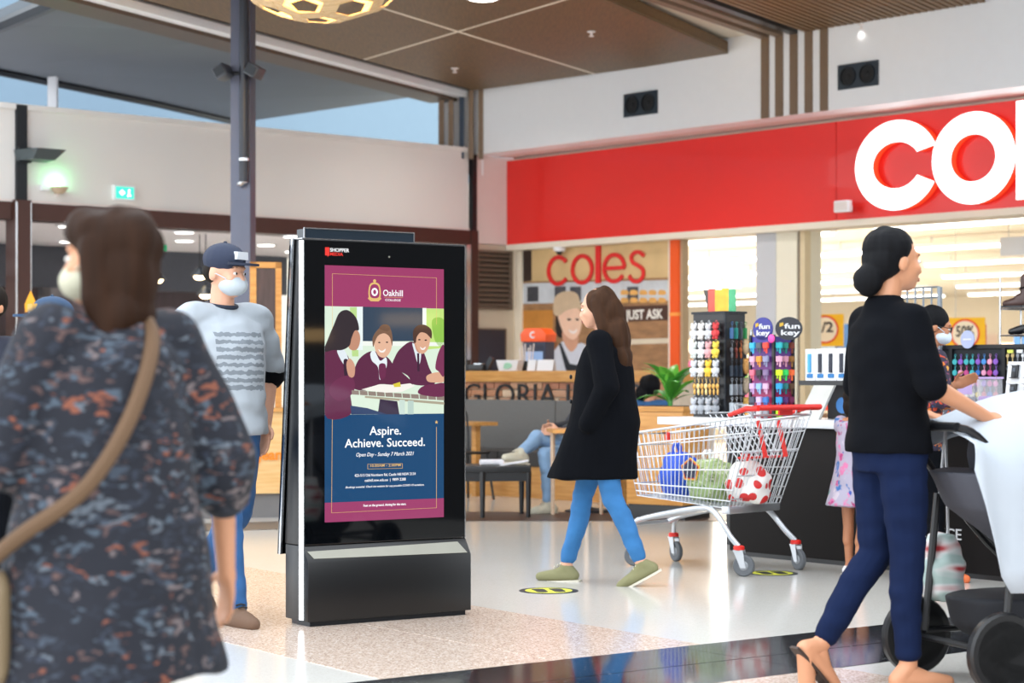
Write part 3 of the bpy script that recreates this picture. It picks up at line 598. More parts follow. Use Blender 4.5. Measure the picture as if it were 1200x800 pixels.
# ------------------------------------------------------------------ steel column in the hall
p = gp(282, 592); pc_ = thing('steel_column', 'tall grey steel column with a black downpipe behind the man in the cap', 'column', p, -.25); s = p.y/F
MB().box((-.0, .06, 2.4), (.19, .14, 4.9)).build('shaft', M_steel, pc_, .008); MB().tube([(.055, -.06, 5), (.055, -.06, at(282, 214, p.y).z)], .042, 14).build('downpipe', mat('downpipe', '#2b2f38', .35, .2), pc_)
zc = at(282, 188, p.y).z; MB().lathe([(.05, -.012), (.05, .012)], 14, (.055, -.06, zc)).build('pipe_clamp', M_chrome, pc_); zc = at(282, 212, p.y).z
MB().tube([(.055, -.06, zc+.02), (.055, -.06, zc-.01), (.03, -.055, zc-.03), (0, -.02, zc-.03)], .03, 10).build('pipe_elbow', M_chrome, pc_); MB().box((0, .06, .02), (.3, .3, .02)).build('base_plate', M_steel, pc_)
zc = at(282, 86, p.y).z
for s_, lab in ((-1, 0), (1, 0)):
    h = MB(Matrix.Translation((.02+s_*.15, -.04, zc)) @ Matrix.Rotation(s_*.5, 4, 'Y')).rbox((0, -.05, 0), (.12, .2, .11), .02).build('spotlight', mat('spot_grey', '#40444c', .4), pc_, .01); MB(Matrix.Translation((.02+s_*.15, -.04, zc)) @ Matrix.Rotation(s_*.5, 4, 'Y')).box((0, -.153, 0), (.09, .006, .08)).build('lens', M_dark, h); MB().tube([(0, .0, zc), (s_*.12, -.03, zc)], .018, 8).build('spot_arm', M_dark, pc_)
# ------------------------------------------------------------------ lattice pendant
p = at(376, 24, 14.5); p.z += .36
pl = thing('lattice_pendant', 'big woven wood lattice pendant lamp glowing warm under the ceiling', 'lamp', p)
bm = bmesh.new(); bmesh.ops.create_icosphere(bm, subdivisions=2, radius=1)
fc = {f: f.calc_center_median().normalized() for f in bm.faces}; mb = MB()
def el(q): return V((q.x*.62, q.y*.62, q.z*.36))
for e_ in bm.edges:                              # dual net of broad flat bands, open between
    if len(e_.link_faces) == 2:
        a_, b_ = (fc[f] for f in e_.link_faces); m_ = (e_.verts[0].co+e_.verts[1].co).normalized(); t_ = (e_.verts[1].co-e_.verts[0].co).normalized()
        w_ = .095
        for lo_, hi_ in ((1.0, 1.02),):
            q0, q1, q2, q3 = a_+t_*w_, a_-t_*w_, b_-t_*w_, b_+t_*w_
            mb.add([el(k_)*s_ for s_ in (lo_, hi_) for k_ in (q0, q1, q2, q3)], [(0, 1, 2, 3), (7, 6, 5, 4), (0, 4, 5, 1), (1, 5, 6, 2), (2, 6, 7, 3), (3, 7, 4, 0)])
bm.free(); mb.build('lattice', wood('pale_bamboo', '#c9a878', '#e2c59a', .5), pl)
MB().ell((0, 0, .12), (.09, .09, .11)).build('bulb', mat('warm_bulb_big', (1, .7, .3), .5, var=0, emit=6), pl); MB().tube([(0, 0, .2), (0, 0, 1.5)], .012, 8).build('cord', M_dark, pl)
l = bpy.data.lights.new('pendant_lamp_light', 'POINT'); l.energy = 90; l.color = (1, .62, .2); l.shadow_soft_size = .06; lo = bpy.data.objects.new('pendant_lamp_light', l); col.objects.link(lo); lo.location = p-V((0, 0, .06))
# unseen dark wall and warm lamps, added for the kiosk glass to mirror
struct(MB().span((5.6, -3, 0), (5.8, 9.2, 4.8)).build('wall_unseen', mat('unseen_dark_wall', '#2b2622', .5, var=.5, scale=.8)))
for y_, z_ in ((4.6, 1.75), (5.6, 1.5), (6.6, 1.62), (7.4, 1.38)):
    o = thing('mirrored_lamp', 'warm lamp added on the unseen wall for the kiosk reflection', 'lamp', (5.58, y_, z_), 0, 'lamps on the unseen wall'); MB().box((0, 0, 0), (.04, .5, .1)).build('diffuser', mat('mirrored_glow', (1, .6, .25), .5, emit=1.2), o)
# ------------------------------------------------------------------ advertising kiosk
def xprof(mb, poly, x0, x1):                     # (y, z) profile drawn out along x
    m = len(poly); A = sum(poly[i][0]*poly[(i+1) % m][1]-poly[(i+1) % m][0]*poly[i][1] for i in range(m))
    if A < 0: poly = poly[::-1]
    mb.add([(x1, *p) for p in poly]+[(x0, *p) for p in poly], [tuple(range(m)), tuple(range(m, 2*m))[::-1]]+[(i, m+i, m+(i+1) % m, (i+1) % m) for i in range(m)]); return mb
k0, k1 = gp(361, 735.5), gp(552, 720.5); FK = Fr(k0, k1-k0); KW = (k1-k0).length
KZ = FK.hit(357.5, 279.5, -.05)[1]; a0 = .002; a1 = FK.u(544.5, -.05); zs = FK.hit(358, 640, -.05)[1]; zf = FK.hit(361, 660, 0)[1]
M_kb = mat('kiosk_black', '#0d0e10', .34, var=.05); M_glass = mat('black_glass', '#05070a', .04, var=0, spec=.6)
M_led = mat('led_strip', (.86, .94, 1), .4, var=0, emit=2.8)
ki = FK.thing('advertising_kiosk', 'tall black advertising kiosk with a lit college poster screen on the pink floor', 'kiosk')
xprof(MB(), [(.051, zs+.003), (.051, KZ), (.13, KZ), (.235, zs+.02), (.235, zs+.003)], a0, a1).build('upper_body', M_kb, ki, .003)
MB().span((a0+.004, .051, zs+.008), (a1-.003, .045, KZ-.006)).build('front_glass', M_glass, ki)
xprof(MB(), [(0, .025), (0, zf), (.05, zs), (.225, zs), (.225, .025)], 0, KW).build('base', M_kb, ki, .003)
xprof(MB(), [(.02, 0), (.02, .03), (.2, .03), (.2, 0)], .02, KW-.02).build('plinth', M_dark, ki)
f = lambda s_: (.05*(1-s_), zs+(zf-zs)*s_)
P = [(.012, .32), (.035, .76), (KW-.02, .9), (KW-.055, .2)]; vs = [(x, f(s_)[0]-.004, f(s_)[1]+.001) for x, s_ in P]; vs2 = [(x, f(s_)[0]+.004, f(s_)[1]-.004) for x, s_ in P]
MB().add(vs+vs2, [(0, 1, 2, 3), (7, 6, 5, 4), (0, 4, 5, 1), (1, 5, 6, 2), (2, 6, 7, 3), (3, 7, 4, 0)]).build('silver_wedge', mat('wedge_metal', '#8d8c82', .42, .8, var=.08), ki, smooth=0)
MB().span((-.006, .046, .03), (.001, .078, KZ-.008)).build('light_strip', M_led, ki)
# back screen panel that leans away, silver edge
xprof(MB(), [(.14, KZ+.005), (.165, KZ+.005), (.29, zs-.05), (.265, zs-.05)], a0-.012, a1+.004).build('back_panel', M_glass, ki)
xprof(MB(), [(.128, KZ+.006), (.142, KZ+.006), (.267, zs-.05), (.253, zs-.05)], a0-.016, a0-.006).build('edge_strip', M_chrome, ki)
MB().span((a0-.004, .052, KZ), (a1, .13, KZ+.004)).build('top_edge', M_chrome, ki); MB().span((a1-.002, .048, zs), (a1+.004, .062, KZ)).build('edge_strip', M_chrome, ki)
h0, z0 = FK.hit(355, 268, -.14); h1 = FK.hit(482, 276, -.14)[0]
MB().span((h0, .12, KZ), (h1, .20, z0)).build('top_box', mat('top_box', '#16222c', .3), ki); q = MB(); q.ring([(h0-.006, KZ), (h1+.006, KZ), (h1+.006, z0+.006), (h0-.006, z0+.006)], [(h0, KZ), (h1, KZ), (h1, z0), (h0, z0)], .122, .117); q.build('top_box_trim', M_chrome, ki)
u_, z_ = FK.hit(456, 301, -.045); MB().plate(oval(u_, z_, .005, .005, 12), .045, .0435).build('webcam', M_silver, ki)
# the lit poster
def smat(c, e=.8):
    n = 'screen_'+c.strip('#')
    if n in MATS: return MATS[n]
    m, nt, b = nodes_of(n); cc = lin(c); f_ = noise(nt, coords(nt), 60); o = mixrgb(nt, f_, tuple(x*.95 for x in cc), cc)
    nt.links.new(o, b.inputs['Emission Color']); b.inputs['Emission Strength'].default_value = e; b.inputs['Base Color'].default_value = (.01, .01, .012, 1); b.inputs['Roughness'].default_value = .06; MATS[n] = m; return m
SO = -.0445
scr_u0, scr_z1 = FK.hit(380.5, 310.5, SO); scr_u1 = FK.hit(520, 316, SO)[0]; scr_z0 = FK.hit(380.5, 612, SO)[1]
scr = MB().span((scr_u0, .0448, scr_z0), (scr_u1, .044, scr_z1)).build('screen', smat('#0a4470'), ki)
zi0 = [0]
def sp(name, pts, c, k, smooth=True, e=.8, z=None):
    P_ = FK.poly([(370+x/4, 300+y/4) for x, y in pts], SO)
    P_ = [(min(max(a_, scr_u0), scr_u1), b_) for a_, b_ in (cr(P_) if smooth else P_)]
    return MB().plate(P_, .0442, .044-.00025*k).build(name, smat(c, e), scr, smooth=0)
def srow(name, y0, y1, c, k):                    # full-width band of the poster between two heights of its left edge
    zt, zb = FK.hit(380.5, y0, SO)[1], FK.hit(380.5, y1, SO)[1]; return MB().plate([(scr_u0, zb), (scr_u1, zb), (scr_u1, zt), (scr_u0, zt)], .0442, .044-.00025*k).build(name, smat(c), scr, smooth=0)
srow('poster_header', 310.5, 358.5, '#9c3564', 1); srow('poster_footer', 589, 612, '#9c3a68', 1); srow('poster_photo', 358.5, 486, '#d9ead6', 1)
sp('photo_window', [(216, 237), (500, 243), (500, 398), (216, 400)], '#2c4054', 2, False); sp('photo_foliage', [(500, 245), (600, 247), (600, 430), (500, 440)], '#bfe07a', 2, False); sp('photo_foliage', [(545, 300), (600, 300), (600, 420), (560, 400)], '#8fc24a', 3)
sp('photo_foliage', [(160, 240), (196, 240), (200, 470), (170, 470)], '#b9d98a', 2, False); sp('photo_frame', [(192, 237), (220, 237), (220, 440), (192, 440)], '#e6f1f0', 3, False); sp('photo_frame', [(500, 243), (518, 243), (518, 440), (500, 440)], '#eef5ee', 3, False); sp('photo_rail', [(210, 398), (600, 404), (600, 422), (210, 420)], '#eef2ea', 3, False)
sp('photo_blazer', [(362, 520), (372, 470), (400, 430), (450, 400), (500, 440), (530, 520), (545, 552), (555, 600), (460, 602), (430, 560)], '#5a1f40', 4)
sp('photo_shirt', [(452, 408), (470, 420), (492, 450), (488, 500), (476, 500), (462, 450)], '#dfe8ee', 5); sp('photo_tie', [(474, 455), (484, 455), (486, 540), (476, 540)], '#3a1730', 6, False)
sp('photo_neck', [(462, 395), (500, 420), (490, 455), (470, 440)], '#c99478', 6); sp('photo_face', [(466, 372), (478, 355), (505, 352), (532, 366), (534, 400), (522, 440), (498, 458), (480, 442), (468, 410)], '#dba88a', 7); sp('photo_hair', [(458, 400), (456, 352), (476, 326), (510, 322), (540, 345), (542, 385), (532, 378), (515, 362), (490, 358), (472, 380), (468, 405)], '#4b2f22', 8)
sp('photo_smile', [(488, 425), (500, 432), (514, 424), (508, 438), (494, 438)], '#f4ece6', 9); sp('photo_sleeve', [(470, 590), (520, 550), (545, 560), (540, 600), (480, 604)], '#5a1f40', 8); sp('photo_hand', [(520, 560), (560, 545), (600, 548), (600, 588), (550, 592), (522, 585)], '#dba88a', 9)
sp('photo_blazer', [(168, 612), (178, 540), (205, 480), (262, 445), (330, 470), (372, 520), (420, 560), (455, 600), (400, 610), (300, 600), (230, 630)], '#5a1d3e', 10); sp('photo_shirt', [(255, 455), (275, 445), (300, 490), (328, 475), (330, 520), (300, 580), (290, 520), (262, 490)], '#e6eef2', 11); sp('photo_tie', [(295, 510), (325, 508), (325, 565), (300, 575)], '#6a2248', 12)
sp('photo_face', [(272, 395), (288, 368), (318, 358), (348, 372), (356, 410), (346, 450), (322, 475), (295, 468), (278, 438)], '#e2b396', 13); sp('photo_hair', [(268, 425), (266, 385), (285, 350), (310, 330), (330, 328), (350, 345), (358, 385), (356, 420), (345, 380), (320, 362), (292, 372), (276, 400)], '#7a5a44', 14); sp('photo_hair', [(298, 340), (310, 322), (335, 322), (348, 340), (330, 352)], '#6c4d3a', 15); sp('photo_smile', [(292, 436), (308, 444), (326, 434), (318, 450), (300, 450)], '#f6efe9', 15)
for ex_, ey_ in ((296, 405), (332, 404), (484, 392), (514, 394)): sp('photo_eye', [(ex_-6, ey_), (ex_, ey_-4), (ex_+6, ey_), (ex_, ey_+3)], '#2a1c1a', 15)
sp('photo_blazer', [(36, 742), (36, 470), (70, 440), (110, 438), (150, 470), (175, 560), (178, 610), (160, 640), (160, 742)], '#611f42', 16); sp('photo_shirt', [(98, 440), (128, 436), (150, 480), (152, 530), (138, 520), (112, 480)], '#dfe8ee', 17); sp('photo_tie', [(128, 490), (150, 488), (152, 530), (136, 580)], '#33152b', 18)
sp('photo_face', [(158, 350), (182, 340), (202, 362), (206, 395), (196, 430), (176, 442), (155, 430), (150, 390)], '#c08b70', 18); sp('photo_hair', [(38, 445), (60, 380), (85, 320), (108, 268), (140, 252), (170, 268), (192, 300), (200, 345), (180, 350), (165, 385), (155, 420), (120, 440), (80, 440)], '#2b2024', 19); sp('photo_hand', [(142, 500), (158, 480), (180, 510), (178, 560), (158, 568), (145, 540)], '#cf9a80', 20); sp('photo_sleeve', [(60, 640), (80, 590), (140, 560), (178, 585), (172, 640), (110, 680)], '#6b2449', 20)
sp('photo_sleeve', [(560, 520), (575, 450), (600, 420), (600, 560), (575, 540)], '#7a2c52', 10); sp('photo_sleeve', [(478, 640), (500, 610), (560, 598), (600, 598), (600, 655), (520, 655)], '#6b2449', 22); sp('photo_skirt', [(160, 700), (240, 712), (330, 740), (165, 742)], '#2a3f66', 17, False); sp('photo_skirt', [(300, 670), (380, 680), (390, 741), (290, 741)], '#33213a', 16, False)
for i in range(11): x = 165+i*40; sp('photo_table_slat', [(x, 628+i*2.6), (x+34, 630+i*2.6), (x+36, 650+i*2.6), (x+2, 648+i*2.6)], '#8f7f74', 21, False)
sp('photo_table_edge', [(230, 655), (600, 684), (600, 696), (230, 664)], '#a9a089', 20, False); sp('photo_book', [(212, 625), (300, 600), (380, 604), (440, 596), (462, 608), (400, 636), (330, 640)], '#f2efe6', 22, False); sp('photo_book', [(360, 600), (392, 590), (396, 612), (365, 614)], '#d8c83a', 23, False); sp('photo_table_leg', [(390, 672), (415, 674), (415, 741), (390, 741)], '#c9dcd2', 21, False); sp('photo_table_leg', [(430, 676), (456, 678), (456, 741), (430, 741)], '#b9cfc6', 21, False)
M_st = smat('#f4f6f8', .95); M_gold = smat('#d9b36a', .9); KO = SO+.0012
def kt(s, x0, x1, yb, h, m=M_st, **k): return ptext(FK, s, m, scr, x0, x1, yb, h, KO+.0005, name='poster_lettering', depth=.0006, **k)
kt('Oakhill', 449, 472, 346.5, 7.6, bold=.004); kt('COLLEGE', 451.5, 469.5, 352.5, 2.6); kt('Aspire.', 433, 470, 509.5, 10.5, bold=.012); kt('Achieve. Succeed.', 404, 498, 524.2, 10.5, bold=.012)
kt('Open Day - Sunday 7 March 2021', 417.5, 485, 534.8, 4.6, shear=.3); kt('10.00AM - 2.00PM', 434, 469.5, 547, 2.9, M_gold, bold=.01); kt('423-513 Old Northern Rd, Castle Hill NSW 2154', 415.5, 487, 558.6, 3.4); kt('oakhill.nsw.edu.au  |  9899 2288', 427.5, 475.5, 564.3, 3.4); kt('Bookings essential. Check the website for any possible COVID-19 variations.', 405, 497, 572, 2.5, shear=.3); kt('Feet on the ground. Aiming for the stars.', 426, 476, 593.5, 2.8, bold=.02)
def line(pts, wpx=.5, m=M_gold):
    P_ = FK.poly(pts, KO)
    for i in range(len(P_)-1): MB().plate(stroke([P_[i], P_[i+1]], .0013), .044, .0425).build('poster_rule', m, scr, smooth=0)
line([(389.5, 478), (389.5, 320.5), (511.5, 325.5), (511.5, 380)]); line([(389.5, 487), (388.5, 600.8), (511.5, 594.8), (511.5, 500)]); line([(431, 543.6), (471.5, 543), (471.5, 548.4), (431, 549.4), (431, 543.6)]); line([(450, 348), (472, 348.6)])
us, zs_ = FK.hit(511.5, 494.5, KO); MB().plate([(us+(.009 if i % 2 == 0 else .004)*math.sin(i*math.pi/5), zs_+(.009 if i % 2 == 0 else .004)*math.cos(i*math.pi/5)) for i in range(10)], .044, .0425).build('poster_star', M_gold, scr, smooth=0)
cu_, cz_ = FK.hit(439, 342, KO); sx_ = .028
q = MB(); q.plate(oval(cu_, cz_+.052, .008, .008, 10), .044, .0425); q.ring(cr([(cu_-sx_, cz_-.03), (cu_+sx_, cz_-.03), (cu_+sx_, cz_+.03), (cu_, cz_+.045), (cu_-sx_, cz_+.03)]), cr([(cu_-sx_*.8, cz_-.024), (cu_+sx_*.8, cz_-.024), (cu_+sx_*.8, cz_+.024), (cu_, cz_+.037), (cu_-sx_*.8, cz_+.024)]), .044, .0425); q.plate(stroke([(cu_-.034, cz_-.028), (cu_-.02, cz_-.04), (cu_+.02, cz_-.04), (cu_+.034, cz_-.028)], .008), .044, .0425); q.build('poster_crest', M_gold, scr, smooth=0)
q = MB(); q.ring(oval(cu_, cz_, .017, .019, 20), oval(cu_, cz_, .009, .011, 20), .0437, .042); q.build('crest_ring', M_st, scr, smooth=0)
M_sred = smat('#e8352a', .9); ub, zb_ = FK.hit(381, 300, -.0445); MB().plate(FK.poly([(381, 289.6), (386, 289.7), (386, 299.4), (384.6, 299.4), (384.6, 301), (383.6, 299.3), (381, 299)], -.0445), .0448, .0442).build('brand_mark', M_sred, ki, smooth=0)
ptext(FK, 'SHOPPER', M_st, ki, 386.8, 409.2, 294.6, 4.4, -.044, depth=.0008, bold=.015); ptext(FK, 'MEDIA', M_sred, ki, 386.8, 402, 299.2, 4, -.044, depth=.0008, bold=.02)
# ------------------------------------------------------------------ key-cutting counter
FM = Fr(gp(855, 650), (.62, -.785)); CT = .885
M_ctr = mat('counter_black', '#141111', .65, var=.06, scale=3, spec=.2); M_top = mat('counter_white', '#d6d8dc', .3, var=.02)
kc = FM.thing('service_counter', 'long black fronted service counter behind the shopping trolley', 'counter')
MB().span((0, 0, .03), (3.6, .6, CT-.05)).build('body', M_ctr, kc, .004); MB().span((.02, .03, 0), (3.58, .57, .03)).build('plinth', M_black, kc)
u0 = FM.u(1071, .003); u1 = FM.u(1126.5, .003); z0 = FM.hit(1104, 631, .003)[1]; text('SERVICE', M_top, kc, u0, u1, z0, .066, -.002, bold=.01)
wt = FM.thing('counter_top', 'white counter top with overhanging left flap on the black service counter', 'worktop'); MB().span((-.66, -.03, CT-.05), (3.62, .62, CT)).build('slab', M_top, wt, .004)
MB().span((-.6, .56, .0), (-.02, .6, CT-.05)).build('support_panel', M_black, wt)
def fm(u, d, z): return FM.world(u, -d, z)
# --- novelty key-ring tower
RK = thing('keyring_rack', 'black square display tower hung with plush and metal key rings', 'display rack', fm(-.55, .2, CT), FM.phi)
MB().span((0, 0, 0), (.30, .19, .69)).build('core', M_black, RK); MB().span((-.01, -.01, .69), (.31, .2, .705)).build('cap', M_dark, RK); MB().span((.296, -.004, 0), (.31, .01, .69)).build('corner_post', M_dark, RK)
HC = thing('header_card', 'red and yellow picture card standing on top of the key ring tower', 'sign', fm(-.50, .29, CT+.705), FM.phi)
for i, c in enumerate(('#e2574a', '#f2b53a', '#f2b53a', '#4aa877')): MB().span((i*.065, 0, 0), (i*.065+.065, .006, .16-.01*(i % 2))).build('card_panel', mat('card_'+c.strip('#')+str(i), c, .5, var=.35, scale=16), HC)
HK = thing('sign_holder', 'grey wedge sign holder behind the red and yellow card', 'sign', fm(-.62, .34, CT+.705), FM.phi); MB().plate([(.0, .16), (.1, .15), (.1, .0), (.05, 0)], .03, .02).build('board', mat('holder_grey', '#4b4844', .5), HK)
random.seed(5)
def charm_mesh(kind, i):
    mb = MB(); r = random.random
    mb.tube([(.008*math.cos(a), 0, -.004+.008*math.sin(a)) for a in [k_*math.pi/4 for k_ in range(8)]], .0015, 4, True)
    if kind == 'plush':
        mb.ell((0, -.006, -.035), (.021, .018, .02), n=8); mb.ell((0, -.006, -.075), (.024, .02, .026), n=8)
        for s_ in (-1, 1): mb.ell((s_*.018, -.004, -.018), (.009, .007, .010), n=6); mb.ell((s_*.024, -.008, -.07), (.008, .008, .015), n=6); mb.ell((s_*.012, -.01, -.1), (.009, .011, .009), n=6)
    elif kind == 'tag': mb.tube([(0, 0, -.01), (0, 0, -.03)], .002, 4); mb.rbox((0, -.004, -.06), (.026, .006, .06), .006, n=2)
    elif kind == 'letter': mb.tube([(0, 0, -.01), (0, 0, -.025)], .002, 4); mb.rbox((0, -.004, -.055), (.034, .005, .055), .004, n=2); mb.ring(oval(0, -.055, .011, .016, 10), oval(0, -.055, .007, .011, 10), -.006, -.009)
    elif kind == 'metal': mb.tube([(0, 0, -.01), (.003, 0, -.03)], .003, 5); mb.ell((0, -.004, -.048), (.013, .006, .016), n=8); mb.ell((.004, -.004, -.078), (.008, .005, .018), n=8)
    elif kind == 'disc': mb.tube([(0, 0, -.008), (0, 0, -.03)], .003, 5); mb.lathe([(.001, -.004), (.02, -.004), (.02, .004), (.001, .004)], 12, (0, -.005, -.05), Matrix.Rotation(math.pi/2, 3, 'X'))
    elif kind == 'key': mb.lathe([(.001, -.0015), (.012, -.0015), (.012, .0015), (.001, .0015)], 10, (0, -.003, -.014), Matrix.Rotation(math.pi/2, 3, 'X')); mb.box((0, -.003, -.045), (.007, .003, .045)); mb.box((.004, -.003, -.055), (.004, .003, .012))
    elif kind == 'capkey': mb.rbox((0, -.012, -.018), (.045, .024, .036), .008, n=2); mb.box((.006, -.012, -.05), (.012, .006, .04)); mb.box((-.012, -.012, -.044), (.008, .006, .026))
    return mb.mesh(kind, smooth=40)
CH = {k_: charm_mesh(k_, 0) for k_ in ('plush', 'tag', 'letter', 'metal', 'disc', 'key', 'capkey')}
NMS = {'plush': 'plush_keyring', 'tag': 'tag_keyring', 'letter': 'letter_keyring', 'metal': 'metal_keyring', 'disc': 'disc_keyring', 'key': 'blank_key', 'capkey': 'novelty_key'}
def hang(kind, c, base, phi, uvz, label, grp, metal=0, cat='keyring', sc=1.0):
    x, y, z = uvz; cs, sn = math.cos(phi), math.sin(phi); me = CH[kind].copy()
    o = put(NMS[kind], me, mat('charm_'+str(c).strip('#')+('m' if metal else ''), c, .3 if metal else .6, metal, var=.2, scale=40), None, V(base)+V((x*cs-y*sn, x*sn+y*cs, z)), phi); o.scale = (sc,)*3
    o.rotation_euler.x = 0
    return tag(o, label, cat, grp)
b0 = fm(-.55, .2, CT)
GREYS = ['#c9ccd0', '#a7abb2', '#dcdde0', '#8d9299']
hooks = MB()
LR = ['plush key ring on the top row of the key ring tower', 'plush key ring on the second row of the key ring tower', 'plush key ring on the third row of the key ring tower', 'gold metal key ring on the fourth row of the tower', 'grey plush key ring on the bottom row of the tower']
for r in range(5):
    z = .64-r*.125
    for k_ in range(4 if r != 3 else 7):
        x = .04+k_*(.07 if r != 3 else .037); hooks.tube([(x, 0, z), (x, -.03, z)], .002, 4)
        if r == 3: hang('metal', random.choice(['#d8b06a', '#e6c987', '#c79a4e']), b0, FM.phi, (x, -.026, z), LR[3], 'gold key rings', .5, sc=1.25)
        else:
            c = {0: ['#d8d9dc', '#e3e0dc', '#c9ccd0', '#c6383c'], 1: ['#d5dcd8', '#dfe2e6', '#d6a0a4', '#e6c94a'], 2: ['#cfd3d8', '#d8d4cc', '#edc23c', '#c4c8cc'], 4: ['#b9bdc4', '#9da2a9', '#a9adb3', '#8a8f96']}[r][k_]
            hang('plush', c, b0, FM.phi, (x, -.028, z), LR[r], 'plush key rings row %d' % r, sc=1.12)
    for k_ in range(4):
        y = .035+k_*.042; hooks.tube([(.31, y, z-.01), (.35, y, z-.01)], .002, 4)
        kind, cs_ = [('tag', ['#3a5f8a', '#2f8f86', '#4a4f58', '#3d9a5a']), ('metal', ['#55585e', '#7a3a30', '#b8642e', '#444a55']), ('tag', ['#26303c', '#2f3a48', '#3f4a58', '#1d2228']), ('tag', ['#8f979e', '#a4abb2', '#9aa1a8', '#868d94']), ('letter', ['#b8bfc6', '#c6ccd2', '#aab1b8', '#d0d5da'])][r]
        hang(kind, cs_[k_], fm(-.55, .2, CT), FM.phi+0, (.335, y, z-.01), ['bright tag', 'dark metal', 'black tag', 'silver bar tag', 'silver letter'][r]+' key ring on the side of the tower', 'side key rings row %d' % r, sc=1.2)
hooks.build('hook_set', M_chrome, RK)['kind'] = 'stuff'
# --- bagged soft toys on a slim stand between the two towers
ST = thing('toy_stand', 'slim wire stand of bagged toys between the two key towers', 'display rack', fm(-.16, .36, CT), FM.phi); MB().tube([(0, 0, 0), (0, 0, .58)], .008, 8).build('pole', M_chrome, ST); MB().lathe([(.09, 0), (.09, .012), (.01, .02)], 16).build('base', M_dark, ST)
for r in range(4):
    z = .52-r*.13; MB().tube([(-.07, 0, z), (.07, 0, z)], .003, 5).build('arm', M_chrome, ST)
    for s_ in (-1, 1):
        mb = MB(); mb.ell((0, 0, -.05), (.03, .02, .045), n=10); mb.ell((0, -.004, -.012), (.018, .015, .018), n=8); mb.box((0, 0, .002), (.05, .003, .02)); p_ = fm(-.16+s_*.045, .355, CT+z-.01)
        c = ['#c9b08a', '#d8a05a', '#b8a890', '#e0b860'][(r+(s_ > 0)) % 4]; tag(put('bagged_toy', mb.mesh('bagged_toy'), mat('toy_'+c.strip('#'), c, .5, var=.3, scale=30), None, p_, FM.phi), 'bagged tan toy hung on the slim wire stand', 'toy', 'bagged toys')
# --- coloured key tower
FKY = thing('key_tower', 'purple and red display tower of coloured novelty keys', 'display rack', fm(0, .2, CT), FM.phi); 
M_kg = None
def kgrad():
    m, nt, b = nodes_of('key_tower_print'); t_ = nt.nodes.new('ShaderNodeTexCoord'); s_ = nt.nodes.new('ShaderNodeSeparateXYZ'); nt.links.new(t_.outputs['Object'], s_.inputs[0]); mr = nt.nodes.new('ShaderNodeMapRange'); mr.inputs[1].default_value = 0; mr.inputs[2].default_value = .55; nt.links.new(s_.outputs['Z'], mr.inputs[0])
    r = nt.nodes.new('ShaderNodeValToRGB'); e = r.color_ramp.elements; e[0].position = .05; e[0].color = (*lin('#c8283c'), 1); e[1].position = .95; e[1].color = (*lin('#33308e'), 1); x_ = e.new(.5); x_.color = (*lin('#7a2a78'), 1); nt.links.new(mr.outputs[0], r.inputs[0]); nt.links.new(r.outputs[0], b.inputs['Base Color']); b.inputs['Roughness'].default_value = .4; return m
M_kg = kgrad()
MB().span((.0, 0, 0), (.2, .17, .53)).build('printed_core', M_kg, FKY)
for x, y in ((-.004, -.004), (.204, -.004), (.204, .174), (-.004, .174)): MB().box((x, y, .27), (.018, .018, .54)).build('corner_post', M_black, FKY)
cols = ['#2aa0c8', '#e6463a', '#1d6f8a', '#d8a0c0', '#d88a2a', '#8a6fd0', '#5b6470', '#c8a0d8', '#7ab0e0', '#b0e020', '#20c060', '#ff4fb0', '#ff8a20', '#2a90c8', '#40305a', '#8a2a60']
hk = MB(); b1 = fm(0, .2, CT)
rows = ['top', 'second', 'third', 'fourth', 'bottom']
for r in range(6):
    z = .49-r*.088
    for k_ in range(3):
        x = .04+k_*.06; hk.tube([(x, 0, z), (x, -.03, z)], .002, 4)
        c = [['#39b0d8', '#505a66', '#e84a3a'], ['#d9a7c0', '#e0963a', '#8d8fb0'], ['#d86a80', '#38343a', '#7f6a90'], ['#c9a8d8', '#8fb8e0', '#d6a8c8'], ['#4a4f60', '#c8b0e0', '#3a70b8'], ['#8a8a92', '#c0c0c4', '#8a8a92']][r][k_]
        hang('capkey', c, b1, FM.phi, (x, -.018, z), 'novelty key in colour %s on the purple front of the tower' % ['blue grey or red', 'pink or orange', 'dark or pink', 'pastel', 'dark or lilac', 'silver'][r], 'novelty keys front row %d' % r, cat='key')
    for k_ in range(3):
        y = .03+k_*.055; hk.tube([(.2, y, z), (.24, y, z)], .002, 4)
        c = [['#1fa8b0', '#177f70', '#7a3020'], ['#d8a0b8', '#c88aa0', '#8a5a20'], ['#c8f020', '#30d060', '#ff6a30'], ['#2a9ad0', '#1a6f70', '#5a3a20'], ['#2a8fc8', '#5a2a70', '#7a1f50'], ['#b8f020', '#ff3fa0', '#ff7a20']][r][k_]
        o = hang('capkey', c, b1, FM.phi, (.225, y, z), 'novelty key on the %s row of the tower side' % ['top teal', 'pink', 'neon', 'blue', 'purple', 'lowest neon'][r], 'novelty keys side row %d' % r, cat='key'); o.rotation_euler.z = FM.phi+.5
hk.build('hook_set', M_chrome, FKY)['kind'] = 'stuff'
